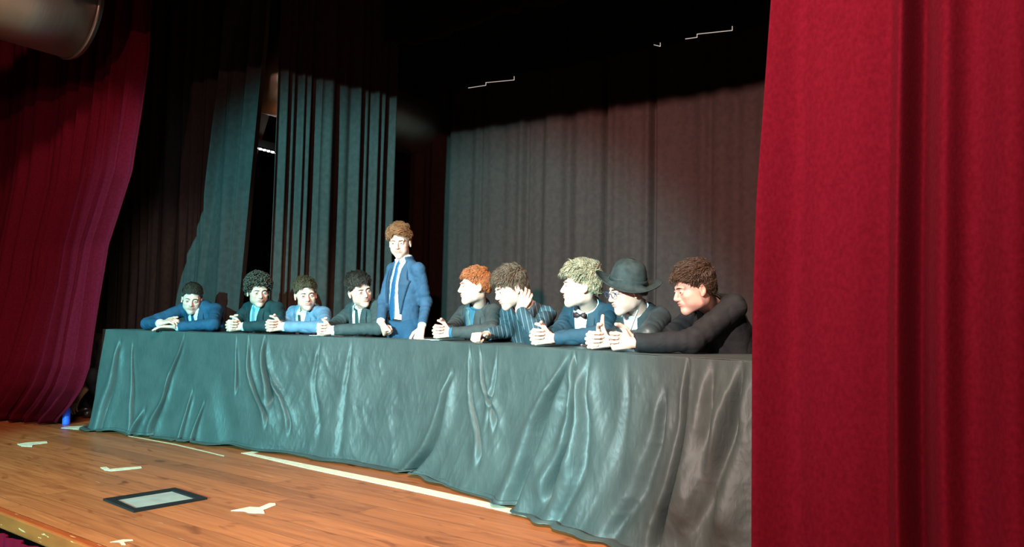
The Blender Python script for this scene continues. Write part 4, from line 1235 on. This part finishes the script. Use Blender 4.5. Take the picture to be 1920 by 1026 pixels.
# 7 resting the head on a hand
def hands_seven(c, ER, EL, fwd):
    wr = W(912, 630, 4.28); wr[2] = TZ + .046
    dR = unit(W(888, 634, 4.20) - wr); dR[2] = .05
    hr = flat(wr, dR, np.array([0, 0, 1.0]) + fwd * .5, 'R', curl=(70, 95, 50))
    wl = W(974, 583, 4.07); dl = unit(W(991, 545, 4.12) - wl)
    hl = flat(wl, dl, np.array([*(CAM - wl)[:2], 0]) * .35 + np.array([Rh[0], Rh[1], 0]) * .35, 'L', curl=((18, 30, 20), (14, 28, 20), (10, 26, 18), (16, 34, 22)), thumb=((.7, .5, -.3), (.9, .3, -.3), (.95, .1, -.3)))
    return (wr, hr), (wl, hl)
p7 = seated_person('person in a pinstriped dark blue suit resting the cheek on one raised hand', (957, 541, 4.25), (66, 14, -6), (952, 584, 4.52), (1024, 586, 4.24), (948, 620, 4.18), (1004, 622, 3.92), (925, 630, 4.1),
    dict(kind='suit', mat=pinstripe, fold=.004, cuff=.012), hair((.13, .070, .045), side=.009, top=.014, ltop=.042, lside=.03, lift=.016, messy=.6, flow=(0, 1, 0), n=460, line=-.012), seed=7, hands=hands_seven)
# 8 fair hair
p8 = seated_person('person with thick fair hair in a dark blue jacket, face turned left, hands clasped', (1089, 537, 3.90), (80, 2, 3), (1070, 584, 4.16), (1144, 586, 3.88), (1052, 618, 3.84), (1128, 628, 3.60), (1012, 632, 3.78),
    suit('dark_blue_jacket_cloth', (.020, .044, .066), shirt=white_shirt, fold=.004, vbot=-.34, vx=.0, cuffs=False), hair((.33, .245, .155), side=.008, top=.020, ltop=.045, lside=.022, lift=.020, messy=.55, flow=(0, 1, -.1), n=480, front=.4), seed=8)
# 9 hat
p9 = seated_person('person wearing a round dark felt hat, glasses and a dark satin robe, thumb raised', (1176, 545, 3.64), (62, 16, 4), (1166, 590, 3.90), (1236, 592, 3.60), (1150, 625, 3.66), (1212, 632, 3.36), (1118, 638, 3.50),
    dict(kind='robe', mat=mat('dark_satin', (.030, .040, .044), .42, .5), shirt=white_shirt, fold=.004, vbot=-.12, cuffs=False),
    hair((.05, .035, .02), side=.004, top=.006, ltop=.015, n=150), seed=9, clasp=dict(thumbs=(THUMB_TOP, ((.35, .95, 0), (.1, 1, .05), (-.05, 1, .1)))))
# 10 near right
p10 = seated_person('person with brown hair in a black suit at the right end, head bowed in profile', (1301, 541, 3.34), (66, 20, 6), (1312, 582, 3.70), (1374, 572, 3.36), (1258, 630, 3.24), (1296, 640, 3.00), (1163, 640, 3.34),
    suit('black_suit_cloth', (.014, .015, .017), shirt=mat('black_shirt', (.015, .015, .016), .8), fold=.003, cuffs=False), hair((.060, .036, .022), side=.006, top=.018, ltop=.040, lside=.018, lift=.011, messy=.3, flow=(.1, 1, 0), n=480, line=-.002), seed=10, back=.14, hscale=.92,
    clasp=dict(pull=.35), build=1.16)

# hat, resting on the ninth person's head
hp, HF, hs = p9['hp'], p9['HF'], p9['hs']
felt = fabric('dark_felt', (.024, .031, .031), .85, 0, .3, 300)
HC = W(1177, 530, 3.64)
_v = unit(np.array([*(HC - CAM)[:2], 0])); _s = np.array([_v[1], -_v[0], 0])
hup = unit(np.array([0, 0, 1.0]) * 1 - _s * -.16 - _v * .26 + _v * .0)
hx = unit(_s - hup * _s.dot(hup)); hy = np.cross(hup, hx); HFR = frame_from(hx, hy, hup)
def hat():
    n = 72; prof = [(.0, .118), (.03, .116), (.055, .106), (.072, .090), (.082, .066), (.088, .036), (.092, .012), (.094, .000), (.110, -.004), (.130, -.003), (.143, .004), (.147, .010), (.143, .011), (.128, .003), (.110, .001), (.100, .002)]
    t = thing('hat', tuple(HC), 'dark grey-green felt bowler style hat with a rolled brim on the person at the right', 'hat')
    V = []; F = []
    prof2 = prof[:12]
    for r, z in prof2:
        for k in range(n):
            a = 2*PI*k/n; rr = r * (1 + .10 * abs(math.cos(a)) * (r > .1)); 
            zz = z - (.020 * math.cos(2 * a) if r > .10 else 0) * (-1) * (r - .094) / .05
            V.append(HFR @ np.array([rr * math.cos(a), rr * math.sin(a) * 1.05, zz]))
    for i in range(len(prof2) - 1):
        for k in range(n):
            k2 = (k+1) % n; F.append((i*n+k2, i*n+k, (i+1)*n+k, (i+1)*n+k2))
    o = link('crown_and_brim', raw_mesh('crown_and_brim', np.array(V), F), felt, t)
    s = o.modifiers.new('t', 'SOLIDIFY'); s.thickness = .003
    V = []; 
    ring = [(.0925, .006), (.0945, .006), (.0935, .028), (.0915, .028)]
    b = MB().lathe(ring + ring[:1], (0, 0, 0), 60, HFR)
    b.build('hat_band', mat('dark_ribbon', (.02, .028, .03), .5), t, True)
hat()
# glasses
def glasses():
    b = MB()
    g = mat('glasses_frame', (.05, .07, .14), .3, .5)
    t = thing('glasses', tuple(hp), 'thin framed glasses on the person wearing the hat', 'glasses')
    for s in (1, -1):
        pts = [(.031 * s + .020 * math.cos(a), .100 - .004 * abs(math.cos(a)), -.002 + .015 * math.sin(a)) for a in np.linspace(0, 2*PI, 21)]
        MB().tube([HF @ np.array(p) for p in pts], .0014, 6).build('rim', g, t, True)
        MB().tube([HF @ np.array(p) for p in ((.051*s, .097, .004), (.078*s, .06, .006), (.083*s, .0, .004), (.082*s, -.02, -.010))], .0014, 6).build('temple', g, t, True)
    MB().tube([HF @ np.array(p) for p in ((-.011, .100, .002), (0, .103, .004), (.011, .100, .002))], .0014, 6).build('bridge', g, t, True)
glasses()
# bow tie of the fair haired person, lanyard on the robe
def extra_bow(p):
    k = p['nk0'] + p['ndir'] * .050 + p['Yt'] * .074
    V = []; b = MB()
    for s in (1, -1):
        b.tube([k + p['Xt'] * .004 * s - p['rl'], k + p['Xt'] * .022 * s - p['rl'], k + p['Xt'] * .040 * s - p['rl']], [.007, .013, .017], 10)
    b.build('bow_tie', tiem('dark_maroon_bow', (.05, .015, .015)), p['root'], True)
extra_bow(p8)

def lanyard(p):
    m = white_shirt; b = MB(); a = W(1196, 582, 3.44); c = W(1180, 626, 3.42)
    q = p['rl']; k = (Rh[0], Rh[1], 0)
    mid_ = (a + c) / 2 + np.array([.0, -.0, 0])
    b.bar(a - q, mid_ - q, .010, .003); b.bar(mid_ - q, c - q, .010, .003)
    b.build('lanyard', m, p['root'])
lanyard(p9)
# 11 crouching in the dark behind the left end of the table
def crouching():
    R = W(168, 640, 6.55); L_ = W(196, 642, 6.35); pel = W(206, 725, 6.62); hp = W(140, 640, 6.35)
    wl = W(150, 742, 6.30); wr = W(140, 745, 6.5); dn = np.array([0, 0, -1.0]); fw = unit(np.array([*(wl - pel)[:2], 0]))
    hl = flat(wl, dn * .7 + fw * .6, fw - dn * .5, 'L', curl=(20, 30, 20)); hr = flat(wr, dn * .7 + fw * .6, fw - dn * .5, 'R', curl=(20, 30, 20))
    sdv = np.array([-fw[1], fw[0], 0])
    legs = []
    for s in (-1, 1):
        hip = pel + sdv * .09 * s; kn = hip + fw * .34 + sdv * .03 * s; kn[2] = .36; an = hip + fw * .12; an[2] = .09; legs.append((hip, kn, an))
    P = dict(label='person in a black t-shirt crouching in the dark left of the draped table', head=hp, face=(60, 30, 0), shR=R, shL=L_, pelvis=pel, seated=False, legs=legs,
             hair=hair((.03, .02, .015), n=200), outfit=dict(kind='tee', mat=fabric('black_cotton', (.012, .012, .013), .9), vneck=False, cuff=.20, cuffs=False, res=.008, fold=.004),
             armR=dict(wrist=wr, hint=W(165, 700, 6.5), hand=hr), armL=dict(wrist=wl, hint=W(190, 702, 6.3), hand=hl), skin=(.40, .22, .15), hres=.005, seed=11)
    return make_person(P)
p11 = crouching()
